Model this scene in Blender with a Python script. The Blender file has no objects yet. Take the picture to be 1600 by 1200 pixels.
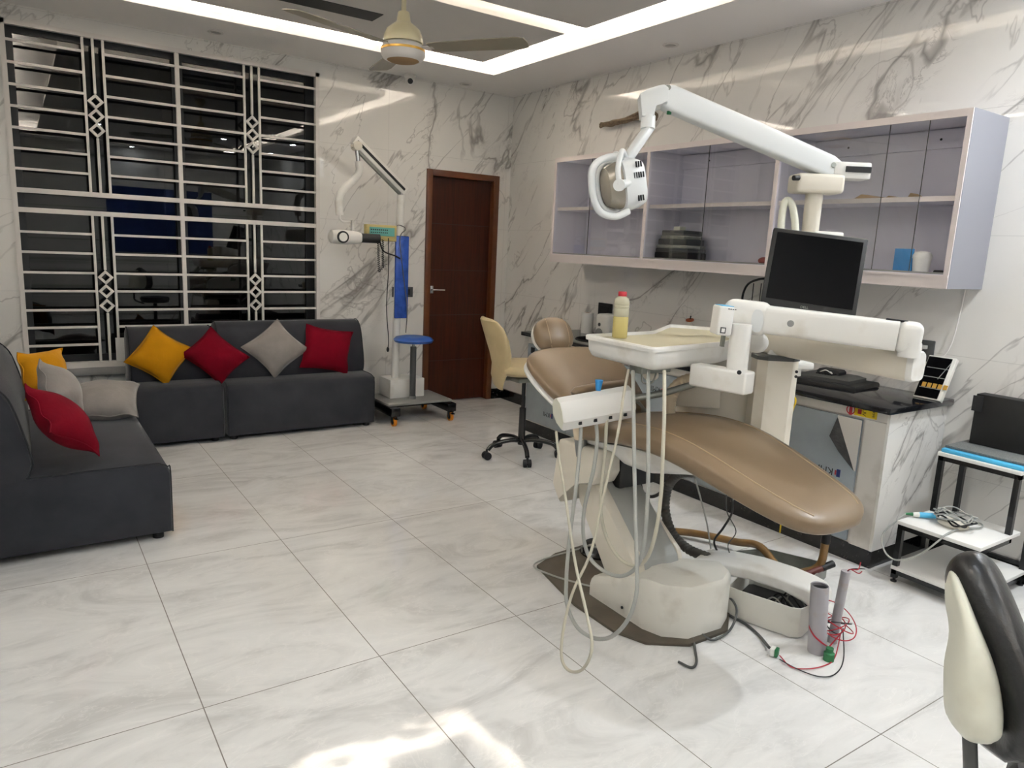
import bpy, bmesh, math, random
from math import pi, sin, cos, radians, hypot, sqrt
from mathutils import Vector, Matrix

random.seed(7)
SC = bpy.context.scene
COL = SC.collection

# ------------------------------------------------------------------ camera
CAM = Vector((-3.930, -5.929, 1.4786))
RM = Matrix(((0.8291538, 0.5551035, 0.0660615),
             (-0.5571709, 0.8110140, 0.1783728),
             (0.0454386, -0.1847060, 0.9817428)))      # columns: right, forward, up
F = 1134.6
cd = bpy.data.cameras.new('camera'); cam = bpy.data.objects.new('camera', cd); COL.objects.link(cam)
r_, f_, u_ = RM.col[0], RM.col[1], RM.col[2]
cam.matrix_world = Matrix(((r_[0], u_[0], -f_[0], CAM[0]), (r_[1], u_[1], -f_[1], CAM[1]),
                           (r_[2], u_[2], -f_[2], CAM[2]), (0, 0, 0, 1)))
cd.sensor_width = 36.0; cd.lens = F / 1600 * 36; cd.clip_start = 0.05
SC.camera = cam

# ------------------------------------------------------------------ world, exposure
w = bpy.data.worlds.new('night'); SC.world = w; w.use_nodes = True
bg = w.node_tree.nodes['Background']; bg.inputs[0].default_value = (0.010, 0.012, 0.018, 1); bg.inputs[1].default_value = 0.4
SC.view_settings.view_transform = 'Standard'; SC.view_settings.look = 'None'
SC.view_settings.exposure = 0.95; SC.view_settings.gamma = 1.0
SC.view_settings.use_curve_mapping = False
LED_W = 44.0         # strength of the cove strips
DOWN_W = 3.4       # watts of each lit downlight

def area(name, loc, sx, sy, watts, col=(1, .97, .92), rot=(0, 0, 0), parent=None, shape='RECTANGLE'):
    l = bpy.data.lights.new(name, 'AREA'); l.shape = shape; l.size = sx; l.size_y = sy; l.energy = watts; l.color = col
    o = bpy.data.objects.new(name, l); COL.objects.link(o); o.location = loc; o.rotation_euler = rot
    if parent is not None: o.parent = parent
    return o

# ------------------------------------------------------------------ rays: a point seen in the photo, met with a real plane
def ray(u, v):
    return RM @ Vector(((u - 800) / F, 1, (600 - v) / F))
def onx(u, v, X): d = ray(u, v); return CAM + d * ((X - CAM.x) / d.x)
def ony(u, v, Y): d = ray(u, v); return CAM + d * ((Y - CAM.y) / d.y)
def onz(u, v, Z): d = ray(u, v); return CAM + d * ((Z - CAM.z) / d.z)
def at(u, v, d): return CAM + ray(u, v) * d

# ------------------------------------------------------------------ materials
def lin(c):
    return tuple((x / 12.92 if x <= .04045 else ((x + .055) / 1.055) ** 2.4) for x in c)
def hexc(h): return lin(tuple(int(h[i:i + 2], 16) / 255 for i in (0, 2, 4)))
def nt(name):
    m = bpy.data.materials.new(name); m.use_nodes = True
    t = m.node_tree; return m, t, t.nodes['Principled BSDF']
def mat(name, h, rough=.4, metal=0., noise=0., nscale=30., bump=0., bscale=60., coat=0., sheen=0., dirt=None, dirt_amt=.35, dscale=6.):
    m, t, b = nt(name); c = hexc(h)
    b.inputs['Base Color'].default_value = (*c, 1); b.inputs['Roughness'].default_value = rough
    b.inputs['Metallic'].default_value = metal; b.inputs['Coat Weight'].default_value = coat
    if sheen: b.inputs['Sheen Weight'].default_value = sheen; b.inputs['Sheen Roughness'].default_value = .4
    tc = t.nodes.new('ShaderNodeTexCoord')
    if noise or dirt:
        n = t.nodes.new('ShaderNodeTexNoise'); n.inputs['Scale'].default_value = nscale if not dirt else dscale
        n.inputs['Detail'].default_value = 5; t.links.new(tc.outputs['Object'], n.inputs['Vector'])
        r = t.nodes.new('ShaderNodeValToRGB')
        if dirt:
            d = hexc(dirt)
            r.color_ramp.elements[0].position = .56; r.color_ramp.elements[0].color = (*c, 1)
            r.color_ramp.elements[1].position = .74
            r.color_ramp.elements[1].color = (*[c[i] * (1 - dirt_amt) + d[i] * dirt_amt for i in range(3)], 1)
        else:
            r.color_ramp.elements[0].position = .3; r.color_ramp.elements[0].color = (*[x * (1 - noise) for x in c], 1)
            r.color_ramp.elements[1].position = .7; r.color_ramp.elements[1].color = (*[min(1, x * (1 + noise)) for x in c], 1)
        t.links.new(n.outputs['Fac'], r.inputs['Fac']); t.links.new(r.outputs['Color'], b.inputs['Base Color'])
    if bump:
        n2 = t.nodes.new('ShaderNodeTexNoise'); n2.inputs['Scale'].default_value = bscale; n2.inputs['Detail'].default_value = 4
        t.links.new(tc.outputs['Object'], n2.inputs['Vector'])
        bp = t.nodes.new('ShaderNodeBump'); bp.inputs['Strength'].default_value = bump; bp.inputs['Distance'].default_value = .01
        t.links.new(n2.outputs['Fac'], bp.inputs['Height']); t.links.new(bp.outputs['Normal'], b.inputs['Normal'])
    return m
def emis(name, h, s):
    m, t, b = nt(name); c = hexc(h)
    b.inputs['Base Color'].default_value = (*c, 1); b.inputs['Emission Color'].default_value = (*c, 1); b.inputs['Emission Strength'].default_value = s
    return m
def glass(name, tint=(1, 1, 1), rough=0.0, base=.04):
    m = bpy.data.materials.new(name); m.use_nodes = True; t = m.node_tree; t.nodes.clear()
    o = t.nodes.new('ShaderNodeOutputMaterial'); mx = t.nodes.new('ShaderNodeMixShader')
    tr = t.nodes.new('ShaderNodeBsdfTransparent'); tr.inputs[0].default_value = (*tint, 1)
    gl = t.nodes.new('ShaderNodeBsdfGlossy'); gl.inputs['Roughness'].default_value = rough; gl.inputs['Color'].default_value = (1, 1, 1, 1)
    lw = t.nodes.new('ShaderNodeLayerWeight'); lw.inputs['Blend'].default_value = .5
    fac = mth(t, 'ADD', mth(t, 'MULTIPLY', mth(t, 'POWER', lw.outputs['Facing'], 5.0), 1 - base), base, True)
    t.links.new(fac, mx.inputs[0]); t.links.new(tr.outputs[0], mx.inputs[1]); t.links.new(gl.outputs[0], mx.inputs[2])
    t.links.new(mx.outputs[0], o.inputs[0]); return m

def mth(t, op, a, b=None, clamp=False):
    n = t.nodes.new('ShaderNodeMath'); n.operation = op; n.use_clamp = clamp
    for i, x in enumerate((a, b)):
        if x is None: continue
        if isinstance(x, (int, float)): n.inputs[i].default_value = x
        else: t.links.new(x, n.inputs[i])
    return n.outputs[0]
def mixc(t, fac, a, b):
    n = t.nodes.new('ShaderNodeMix'); n.data_type = 'RGBA'
    if isinstance(fac, (int, float)): n.inputs[0].default_value = fac
    else: t.links.new(fac, n.inputs[0])
    for i, x in ((6, a), (7, b)):
        if isinstance(x, tuple): n.inputs[i].default_value = (*x, 1)
        else: t.links.new(x, n.inputs[i])
    return n.outputs[2]
def seam(t, c, off, period, wid):
    """1 on a joint line"""
    p = mth(t, 'FLOORED_MODULO', mth(t, 'SUBTRACT', c, off - wid / 2), period)
    return mth(t, 'LESS_THAN', p, wid)

def marble(name, haxis, hsign, voff=0., base='E9E6E0', rough=.035, seams=True, seed=0., scale=1.0):
    m, t, b = nt(name)
    g = t.nodes.new('ShaderNodeNewGeometry'); s = t.nodes.new('ShaderNodeSeparateXYZ'); t.links.new(g.outputs['Position'], s.inputs[0])
    u = mth(t, 'MULTIPLY', s.outputs[haxis], hsign); z = s.outputs[2]
    ang = radians(52)
    a = mth(t, 'ADD', mth(t, 'MULTIPLY', u, cos(ang)), mth(t, 'MULTIPLY', z, sin(ang)))
    c = mth(t, 'SUBTRACT', mth(t, 'MULTIPLY', z, cos(ang)), mth(t, 'MULTIPLY', u, sin(ang)))
    def vec(ka, kc, w):
        cb = t.nodes.new('ShaderNodeCombineXYZ')
        t.links.new(mth(t, 'MULTIPLY', a, ka * scale), cb.inputs[0]); t.links.new(mth(t, 'MULTIPLY', c, kc * scale), cb.inputs[1]); cb.inputs[2].default_value = w + seed
        return cb.outputs[0]
    def noi(v, sc, det, dist, ro=.55):
        n = t.nodes.new('ShaderNodeTexNoise'); n.inputs['Scale'].default_value = sc; n.inputs['Detail'].default_value = det
        n.inputs['Distortion'].default_value = dist; n.inputs['Roughness'].default_value = ro; t.links.new(v, n.inputs['Vector']); return n.outputs['Fac']
    def line(n, wd):
        x = mth(t, 'ABSOLUTE', mth(t, 'SUBTRACT', n, .5))
        return mth(t, 'SUBTRACT', 1.0, mth(t, 'DIVIDE', x, wd), True)
    n1 = noi(vec(.42, 1.30, 0.), 1.0, 5, .45, .50)
    n2 = noi(vec(.7, 1.2, 5.), 1.0, 5, .8, .55)
    n4 = noi(vec(.36, 1.8, 7.), 1.0, 6, .3, .50)
    msk = noi(vec(1.1, 1.3, 9.), 1.0, 3, 0)
    brk = noi(vec(3.0, 5.0, 3.), 1.3, 6, .9, .65)
    mk = mth(t, 'MULTIPLY', mth(t, 'SUBTRACT', msk, .38), 6.0, True)
    mk2 = mth(t, 'MULTIPLY', mth(t, 'SUBTRACT', msk, .46), 7.0, True)
    imk = mth(t, 'SUBTRACT', 1.0, mk2)
    thin = mth(t, 'MULTIPLY', mth(t, 'POWER', line(n1, .009), .8), mk)
    thin2 = mth(t, 'MULTIPLY', line(n4, .0075), mth(t, 'MULTIPLY', imk, .75))
    fine = mth(t, 'MULTIPLY', line(n2, .0055), mth(t, 'MULTIPLY', mk, .75))
    halo = mth(t, 'MULTIPLY', mth(t, 'POWER', line(n1, .040), 1.3), mk2)
    wide = mth(t, 'MULTIPLY', halo, mth(t, 'ADD', .25, mth(t, 'MULTIPLY', mth(t, 'SUBTRACT', brk, .45), 5., True)))
    shards = mth(t, 'MULTIPLY', mth(t, 'MULTIPLY', line(brk, .020), line(n1, .055)), mk2)
    cloud = noi(vec(.6, 1.4, 2.), 1.1, 3, .3)
    bc = hexc(base)
    col = mixc(t, mth(t, 'MULTIPLY', cloud, .12), bc, hexc('C4C3C2'))
    col = mixc(t, mth(t, 'MULTIPLY', wide, .45, True), col, hexc('8F8983'))
    col = mixc(t, mth(t, 'MULTIPLY', mth(t, 'MAXIMUM', mth(t, 'MAXIMUM', thin, thin2), shards), .64, True), col, hexc('665E58'))
    col = mixc(t, mth(t, 'MULTIPLY', fine, .62, True), col, hexc('7C756F'))
    if seams:
        sm = mth(t, 'MAXIMUM', seam(t, z, 1.04, .6, .003), seam(t, s.outputs[haxis], voff, 1.2, .003))
        col = mixc(t, mth(t, 'MULTIPLY', sm, .35), col, hexc('A7A39E'))
    t.links.new(col, b.inputs['Base Color'])
    b.inputs['Roughness'].default_value = rough; b.inputs['IOR'].default_value = 1.65
    return m

def floor_mat():
    m, t, b = nt('polished floor tile')
    g = t.nodes.new('ShaderNodeNewGeometry'); s = t.nodes.new('ShaderNodeSeparateXYZ'); t.links.new(g.outputs['Position'], s.inputs[0])
    x, y = s.outputs[0], s.outputs[1]
    gr = mth(t, 'MAXIMUM', seam(t, x, -2.9305, .6, .0035), seam(t, y, -3.6999, 1.2, .0035))
    mp = t.nodes.new('ShaderNodeMapping'); mp.inputs['Rotation'].default_value = (0, 0, radians(25)); mp.inputs['Scale'].default_value = (1.0, 2.4, 1)
    t.links.new(g.outputs['Position'], mp.inputs[0])
    def noi(sc, det, dist, ro=.6):
        n = t.nodes.new('ShaderNodeTexNoise'); n.inputs['Scale'].default_value = sc; n.inputs['Detail'].default_value = det
        n.inputs['Distortion'].default_value = dist; n.inputs['Roughness'].default_value = ro; t.links.new(mp.outputs[0], n.inputs['Vector']); return n.outputs['Fac']
    c1 = noi(1.7, 8, 1.6, .65); c2 = noi(3.1, 5, .9)
    cr = t.nodes.new('ShaderNodeValToRGB'); e = cr.color_ramp.elements
    e[0].position = .32; e[0].color = (*hexc('C9C8C5'), 1); e[1].position = .70; e[1].color = (*hexc('E8E7E4'), 1)
    k = e.new(.5); k.color = (*hexc('DEDDDA'), 1)
    t.links.new(c1, cr.inputs[0])
    ln = mth(t, 'SUBTRACT', 1.0, mth(t, 'DIVIDE', mth(t, 'ABSOLUTE', mth(t, 'SUBTRACT', c2, .5)), .012), True)
    col = mixc(t, mth(t, 'MULTIPLY', ln, .35), cr.outputs[0], hexc('F0EEEA'))
    col = mixc(t, gr, col, hexc('77726A'))
    t.links.new(col, b.inputs['Base Color'])
    rr = mth(t, 'ADD', mth(t, 'MULTIPLY', gr, .5), .05); t.links.new(rr, b.inputs['Roughness'])
    n3 = t.nodes.new('ShaderNodeTexNoise'); n3.inputs['Scale'].default_value = 5.0; n3.inputs['Detail'].default_value = 1.5
    t.links.new(g.outputs['Position'], n3.inputs['Vector'])
    bp = t.nodes.new('ShaderNodeBump'); bp.inputs['Strength'].default_value = .05; bp.inputs['Distance'].default_value = .05
    t.links.new(n3.outputs['Fac'], bp.inputs['Height']); t.links.new(bp.outputs['Normal'], b.inputs['Normal'])
    return m

def speckle(name, base, fleck, rough=.12, sc=70):
    m, t, b = nt(name)
    g = t.nodes.new('ShaderNodeNewGeometry')
    v = t.nodes.new('ShaderNodeTexVoronoi'); v.inputs['Scale'].default_value = sc; t.links.new(g.outputs['Position'], v.inputs['Vector'])
    n = t.nodes.new('ShaderNodeTexNoise'); n.inputs['Scale'].default_value = sc * .4; t.links.new(g.outputs['Position'], n.inputs['Vector'])
    f = mth(t, 'MULTIPLY', mth(t, 'LESS_THAN', v.outputs['Distance'], .28), mth(t, 'GREATER_THAN', n.outputs['Fac'], .56))
    t.links.new(mixc(t, f, hexc(base), hexc(fleck)), b.inputs['Base Color']); b.inputs['Roughness'].default_value = rough
    return m

def wood_mat():
    m, t, b = nt('mahogany door wood')
    g = t.nodes.new('ShaderNodeNewGeometry'); mp = t.nodes.new('ShaderNodeMapping'); mp.inputs['Scale'].default_value = (22, 22, 1.3)
    t.links.new(g.outputs['Position'], mp.inputs[0]); n = t.nodes.new('ShaderNodeTexNoise'); n.inputs['Scale'].default_value = 2.5; n.inputs['Detail'].default_value = 6
    t.links.new(mp.outputs[0], n.inputs['Vector']); r = t.nodes.new('ShaderNodeValToRGB')
    r.color_ramp.elements[0].position = .3; r.color_ramp.elements[0].color = (*hexc('2C1206'), 1)
    r.color_ramp.elements[1].position = .75; r.color_ramp.elements[1].color = (*hexc('421B08'), 1)
    t.links.new(n.outputs['Fac'], r.inputs[0]); t.links.new(r.outputs[0], b.inputs['Base Color']); b.inputs['Roughness'].default_value = .4; b.inputs['Specular IOR Level'].default_value = .25
    return m

M = dict(
    wall_b=marble('marble tile back wall', 0, 1, voff=-1.25, seed=1.3),
    wall_r=marble('marble tile right wall', 1, -1, voff=-3.545, seed=4.1),
    wall_o=marble('marble tile other walls', 1, 1, seed=8.),
    marble_end=marble('marble counter end', 0, 1, seams=False, seed=12., scale=1.3),
    floor=floor_mat(), ceil=mat('ceiling paint', 'EFECE8', .8), panel=mat('ceiling panel paint', 'D6D2CC', .8),
    led=emis('led strip', 'FFF7EC', LED_W), led2=emis('led strip of the panels', 'FFF7EC', LED_W * .28), lens=emis('downlight lens', 'FFFBF2', 6), lensoff=mat('unlit lens', 'A8A49E', .4),
    black_slot=mat('dark slot', '202122', .6), wood=wood_mat(), door_dark=mat('door frame wood', '5B3014', .35, noise=.15, nscale=12),
    grout=mat('groove', '2A120A', .6), granite=speckle('black granite skirting', '0C0C0E', '55534F'),
    worktop=speckle('black granite worktop', '17171A', '3A3A3C', .1, 120),
    bars=mat('white painted steel', 'D9D4CE', .4), alu=mat('dark aluminium', '1B1C1F', .45), chrome=mat('chrome', 'D8D8D8', .15, metal=1.),
    winglass=glass('window glass', (.22, .22, .23), 0, .045), cabglass=glass('clear glass', (.985, .99, .99), 0, .04),
    velvet=mat('charcoal velvet', '313237', .85, noise=.2, nscale=5, sheen=.25, bump=.15, bscale=300),
    piping=mat('dark piping', '202226', .8), yellow=mat('mustard velvet', 'B07A04', .8, noise=.08, nscale=9, sheen=.1, bump=.25, bscale=25),
    crimson=mat('crimson velvet', '6A0016', .9, noise=.12, nscale=9, sheen=.0, bump=.25, bscale=25),
    greyv=mat('grey velvet', '85807C', .85, noise=.1, nscale=9, sheen=.3, bump=.25, bscale=25),
    white=mat('white plastic', 'E4E2DC', .3, dirt='B9AE98', dirt_amt=.5), cream=mat('cream plastic', 'DAD3C4', .35, dirt='B9AA90', dirt_amt=.4),
    aged=mat('aged white metal', 'DCD9CF', .35, dirt='8E7E66', dirt_amt=.25, dscale=9), lamp=mat('lamp white', 'DADCDB', .3),
    tan=mat('tan upholstery', '78664F', .36, noise=.05, nscale=5, bump=.02, bscale=150), tan2=mat('sand upholstery', 'B9A780', .45, noise=.06, nscale=9, bump=.05, bscale=90),
    tan_light=mat('light tan seam and crease highlight', 'A08C70', .4), armgrey=mat('light grey metal', 'A9AAA5', .4, noise=.06, nscale=5), dgrey=mat('dark grey plastic', '4A4B4A', .5), mgrey=mat('mid grey plastic', '8B8B88', .5),
    black=mat('black plastic', '0B0B0C', .5), gloss=mat('glossy black screen', '020203', .35), rubber=mat('black rubber', '17171A', .6), bmetal=mat('black painted steel', '0C0C0D', .25, coat=.4),
    hose=mat('grey rubber hose', 'A3A49E', .45), hose2=mat('ivory rubber hose', 'BDB8A6', .45), brown=mat('brown pvc hose', '7A5C33', .35, noise=.2, nscale=15),
    darkhose=mat('dark corrugated hose', '55534F', .5), beigehose=mat('beige corrugated hose', 'D8C8AD', .55), plate=mat('brown rubber sheet', '4E473C', .7, noise=.2, nscale=9),
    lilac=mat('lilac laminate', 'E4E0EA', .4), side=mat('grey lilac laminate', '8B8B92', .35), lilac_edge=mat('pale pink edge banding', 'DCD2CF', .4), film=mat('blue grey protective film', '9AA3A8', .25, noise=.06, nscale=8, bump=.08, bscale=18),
    cabwhite=mat('off white laminate', 'D6D1C9', .4, dirt='8E8576', dirt_amt=.4), paper=mat('white paper', 'E9E7E2', .8), blue=mat('blue card', '2F86C4', .5),
    skyblue=mat('sky blue folder', '4FB3DE', .4), card=mat('brown cardboard', '9C7E57', .8), bluev=mat('blue vinyl', '1F4E9C', .4), bluewrap=mat('blue panel in plastic film', '2B50A8', .18, noise=.35, nscale=14, bump=.5, bscale=28),
    orange=mat('orange polyurethane', 'D9851C', .4), teal=mat('teal instrument panel', '5FA39A', .4), olive=mat('yellowish metal', 'B8A76C', .5),
    red=mat('red plastic', 'B02430', .4), redwire=mat('red wire', 'A51427', .4), gold=mat('gold foil', 'D8A94F', .3, metal=.6), green=mat('green plastic', '1F6B3E', .5),
    pipe=mat('grey lilac pvc', 'A3A0A4', .45, dirt='A0907A', dirt_amt=.9, dscale=14), leather=mat('black leather', '141416', .33, bump=.2, bscale=40), ivory=mat('ivory plastic shell', 'DDDCCB', .4, dirt='A59A84', dirt_amt=.35),
    sticker=mat('yellow sticker', 'E2C21A', .4), ink=mat('black ink', '1A1A1C', .6), navy=mat('navy ink', '1E2B6B', .5), galv=mat('galvanised steel', '8D8F88', .4, metal=.5, noise=.15, nscale=20),
    fan=mat('cream enamel', 'D9CDA6', .3, coat=.3), fanblade=mat('fan blade enamel', '8F8877', .4), wire=mat('twisted brown twigs of wire', '75644E', .8, noise=.35, nscale=60), amber=mat('orange plastic disc', 'B5592A', .4),
    tape=mat('brown tray mat', 'B7B095', .6, noise=.05, nscale=6), shade=mat('reflector', '9E978A', .25, metal=.3), clear=glass('clear shield', (.9, .9, .88), .05, .04),
    poster=mat('blue wall banner', '12326E', .5), stucco=mat('sill plaster', '8E8D8C', .7, noise=.1, nscale=8),
)
M['gloss'].node_tree.nodes['Principled BSDF'].inputs['Specular IOR Level'].default_value = .08
M['bmetal'].node_tree.nodes['Principled BSDF'].inputs['Coat Weight'].default_value = .15
for k_ in ('crimson', 'velvet', 'yellow', 'greyv'): M[k_].node_tree.nodes['Principled BSDF'].inputs['Specular IOR Level'].default_value = .15
def bottle_mat():
    m, t, b = nt('translucent bottle plastic'); b.inputs['Base Color'].default_value = (*hexc('DDD9BE'), 1)
    b.inputs['Roughness'].default_value = .25; b.inputs['Transmission Weight'].default_value = .35; return m
M['bottle'] = bottle_mat()
M['liquid'] = mat('yellow liquid behind plastic', 'C6B878', .25)

# ------------------------------------------------------------------ mesh helpers
W = {}
def new_obj(name, data, parent=None):
    o = bpy.data.objects.new(name, data); COL.objects.link(o)
    if parent is not None: o.parent = parent; W[o.name] = W[parent.name]
    else: W[o.name] = Matrix.Identity(4)
    return o
def thing(name, label, cat, loc=(0, 0, 0), rotz=0., group=None):
    o = bpy.data.objects.new(name, None); COL.objects.link(o); o.location = loc; o.rotation_euler = (0, 0, rotz); o.empty_display_size = .1
    W[o.name] = Matrix.Translation(Vector(loc)) @ Matrix.Rotation(rotz, 4, 'Z')
    o['label'] = label; o['category'] = cat
    if group: o['group'] = group
    return o
def tag(o, label, cat, group=None):
    o['label'] = label; o['category'] = cat
    if group: o['group'] = group
    return o
class B:
    def __init__(s): s.bm = bmesh.new()
    def _m(s, vs, mtx):
        if mtx is not None: bmesh.ops.transform(s.bm, matrix=mtx, verts=vs)
    def box(s, c, d, mtx=None, bev=0., seg=2):
        r = bmesh.ops.create_cube(s.bm, size=1); vs = r['verts']
        bmesh.ops.transform(s.bm, matrix=Matrix.Translation(Vector(c)) @ Matrix.Diagonal((*d, 1)), verts=vs)
        s._m(vs, mtx)
        if bev > 0:
            es = list({e for v in vs for e in v.link_edges}); bmesh.ops.bevel(s.bm, geom=es, offset=bev, segments=seg, affect='EDGES', profile=.5)
        return s
    def bx(s, x0, x1, y0, y1, z0, z1, bev=0., seg=2, mtx=None):
        return s.box(((x0 + x1) / 2, (y0 + y1) / 2, (z0 + z1) / 2), (abs(x1 - x0), abs(y1 - y0), abs(z1 - z0)), mtx, bev, seg)
    def rings(s, rs, closed=True, cap=True, loop=False):
        L = [[s.bm.verts.new(p) for p in r] for r in rs]
        n = len(L[0])
        pairs = list(zip(L, L[1:])) + ([(L[-1], L[0])] if loop else [])
        for a, b in pairs:
            for i in range(n if closed else n - 1):
                j = (i + 1) % n
                try: s.bm.faces.new((a[i], a[j], b[j], b[i]))
                except ValueError: pass
        if cap and closed and not loop:
            s.bm.faces.new(list(reversed(L[0]))); s.bm.faces.new(L[-1])
        return s
    def cyl(s, p0, p1, r0, r1=None, seg=20, cap=True):
        p0, p1 = Vector(p0), Vector(p1); r1 = r0 if r1 is None else r1
        d = (p1 - p0).normalized(); a = d.orthogonal().normalized(); b = d.cross(a)
        return s.rings([[p + (a * cos(2 * pi * i / seg) + b * sin(2 * pi * i / seg)) * r for i in range(seg)] for p, r in ((p0, r0), (p1, r1))], cap=cap)
    def lathe(s, prof, c=(0, 0, 0), axis=(0, 0, 1), seg=28, cap=True):
        c = Vector(c); d = Vector(axis).normalized(); a = d.orthogonal().normalized(); b = d.cross(a)
        return s.rings([[c + d * h + (a * cos(2 * pi * i / seg) + b * sin(2 * pi * i / seg)) * max(r, 1e-4) for i in range(seg)] for r, h in prof], cap=cap)
    def tube(s, pts, r, seg=10, sm=8, closed=False, sq=None):
        P = spline(pts, sm, closed) if sm > 1 else [Vector(p) for p in pts]
        n = len(P); rings = []; up = None
        for i, p in enumerate(P):
            if closed: t = (P[(i + 1) % n] - P[i - 1]).normalized()
            else: t = (P[min(i + 1, n - 1)] - P[max(i - 1, 0)]).normalized()
            if up is None: up = t.orthogonal().normalized()
            up = (up - t * up.dot(t)).normalized(); b = t.cross(up)
            rr = r(i / max(n - 1, 1), i) if callable(r) else r
            if sq: rings.append([p + up * x * sq[0] + b * y * sq[1] for x, y in ((1, 1), (-1, 1), (-1, -1), (1, -1))])
            else: rings.append([p + (up * cos(2 * pi * k / seg) + b * sin(2 * pi * k / seg)) * rr for k in range(seg)])
        return s.rings(rings, loop=closed)
    def prism(s, poly, d0, d1, ax=2, bev=0., seg=2):
        """poly of 2-D points in the two other axes, extruded along ax"""
        o = [i for i in range(3) if i != ax]
        def mk(d):
            r = []
            for a, b in poly:
                v = [0, 0, 0]; v[o[0]] = a; v[o[1]] = b; v[ax] = d; r.append(s.bm.verts.new(v))
            return r
        A, Bv = mk(d0), mk(d1); n = len(A)
        fs = [s.bm.faces.new((A[i], A[(i + 1) % n], Bv[(i + 1) % n], Bv[i])) for i in range(n)]
        fs.append(s.bm.faces.new(list(reversed(A)))); fs.append(s.bm.faces.new(Bv))
        if bev > 0:
            es = list({e for f in fs for e in f.edges}); bmesh.ops.bevel(s.bm, geom=es, offset=bev, segments=seg, affect='EDGES', profile=.5)
        return s
    def quad(s, *pts):
        s.bm.faces.new([s.bm.verts.new(p) for p in pts]); return s
    def ellip(s, c, rx, mtx=None, seg=20):
        r = bmesh.ops.create_uvsphere(s.bm, u_segments=seg, v_segments=seg // 2 + 2, radius=1)
        bmesh.ops.transform(s.bm, matrix=Matrix.Translation(Vector(c)) @ (mtx if mtx else Matrix.Identity(4)) @ Matrix.Diagonal((*rx, 1)), verts=r['verts']); return s
    def obj(s, name, m, parent=None, smooth=True, ang=38, world=True):
        bmesh.ops.recalc_face_normals(s.bm, faces=s.bm.faces)
        me = bpy.data.meshes.new(name)
        if parent is not None and world:
            bmesh.ops.transform(s.bm, matrix=W[parent.name].inverted(), verts=s.bm.verts)
        for f in s.bm.faces: f.smooth = smooth
        if smooth:
            for e in s.bm.edges:
                if len(e.link_faces) == 2 and e.calc_face_angle(0) > radians(ang): e.smooth = False
        s.bm.to_mesh(me); s.bm.free()
        me.materials.append(M[m] if isinstance(m, str) else m)
        return new_obj(name, me, parent)
def spline(pts, sm=8, closed=False):
    P = [Vector(p) for p in pts]; n = len(P); out = []
    rng = range(n) if closed else range(n - 1)
    for i in rng:
        if closed: a, b, c, d = P[i - 1], P[i], P[(i + 1) % n], P[(i + 2) % n]
        else:
            b, c = P[i], P[i + 1]; a = P[i - 1] if i else b * 2 - c; d = P[i + 2] if i + 2 < n else c * 2 - b
        for k in range(sm):
            t = k / sm
            out.append(.5 * ((2 * b) + (c - a) * t + (2 * a - 5 * b + 4 * c - d) * t * t + (3 * b - a - 3 * c + d) * t ** 3))
    if not closed: out.append(P[-1])
    return out
def struct(o): o['kind'] = 'structure'; return o
def basis(o, x, y, z):
    return Matrix(((x[0], y[0], z[0], o[0]), (x[1], y[1], z[1], o[1]), (x[2], y[2], z[2], o[2]), (0, 0, 0, 1)))
def frame(o, xdir, zhint):
    """orthonormal frame: x along xdir, y = z cross x, z near zhint"""
    x = Vector(xdir).normalized(); z = Vector(zhint); z = (z - x * z.dot(x)).normalized(); y = z.cross(x)
    return basis(Vector(o), x, y, z)
def text_bm(txt, size, mtx, ext=.0004):
    c = bpy.data.curves.new('t', 'FONT'); c.body = txt; c.size = size; c.extrude = ext; c.align_x = 'CENTER'; c.align_y = 'CENTER'
    o = bpy.data.objects.new('t', c); me = bpy.data.meshes.new_from_object(o)
    b = B(); b.bm.from_mesh(me); bmesh.ops.transform(b.bm, matrix=mtx, verts=b.bm.verts)
    bpy.data.objects.remove(o); bpy.data.meshes.remove(me); bpy.data.curves.remove(c); return b
def superring(c, ex, ez, hx, hz, n=32, p=2.6):
    r = []
    for i in range(n):
        a = 2 * pi * i / n; ca, sa = cos(a), sin(a)
        r.append(Vector(c) + Vector(ex) * hx * math.copysign(abs(ca) ** (2 / p), ca) + Vector(ez) * hz * math.copysign(abs(sa) ** (2 / p), sa))
    return r

# ================================================================== THE ROOM
XL, YR, HC = -4.27, -8.2, 2.85
struct(B().bx(XL - .1, .1, YR - .1, .15, -.1, 0).obj('floor', 'floor', smooth=False))
# back wall, with openings for window and door
b = B(); T = .16
WX0, WX1, WZ0, WZ1 = -3.925, -1.855, .52, 2.755
DX0, DX1, DZ = -.885, -.13, 2.125
b.bx(XL, WX0, 0, T, 0, HC + .35); b.bx(WX0, WX1, 0, T, 0, WZ0); b.bx(WX0, WX1, 0, T, WZ1, HC + .35)
b.bx(WX1, DX0, 0, T, 0, HC + .35); b.bx(DX0, DX1, 0, T, DZ, HC + .35); b.bx(DX1, 0, 0, T, 0, HC + .35)
struct(b.obj('wall_back', 'wall_b', smooth=False))
struct(B().bx(0, .12, YR, T, 0, HC + .35).obj('wall_right', 'wall_r', smooth=False))
struct(B().bx(XL - .12, XL, YR, T, 0, HC + .35).obj('wall_left', 'wall_o', smooth=False))
struct(B().bx(XL - .12, .12, YR - .12, YR, 0, HC + .35).obj('wall_front', 'wall_o', smooth=False))
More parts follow.
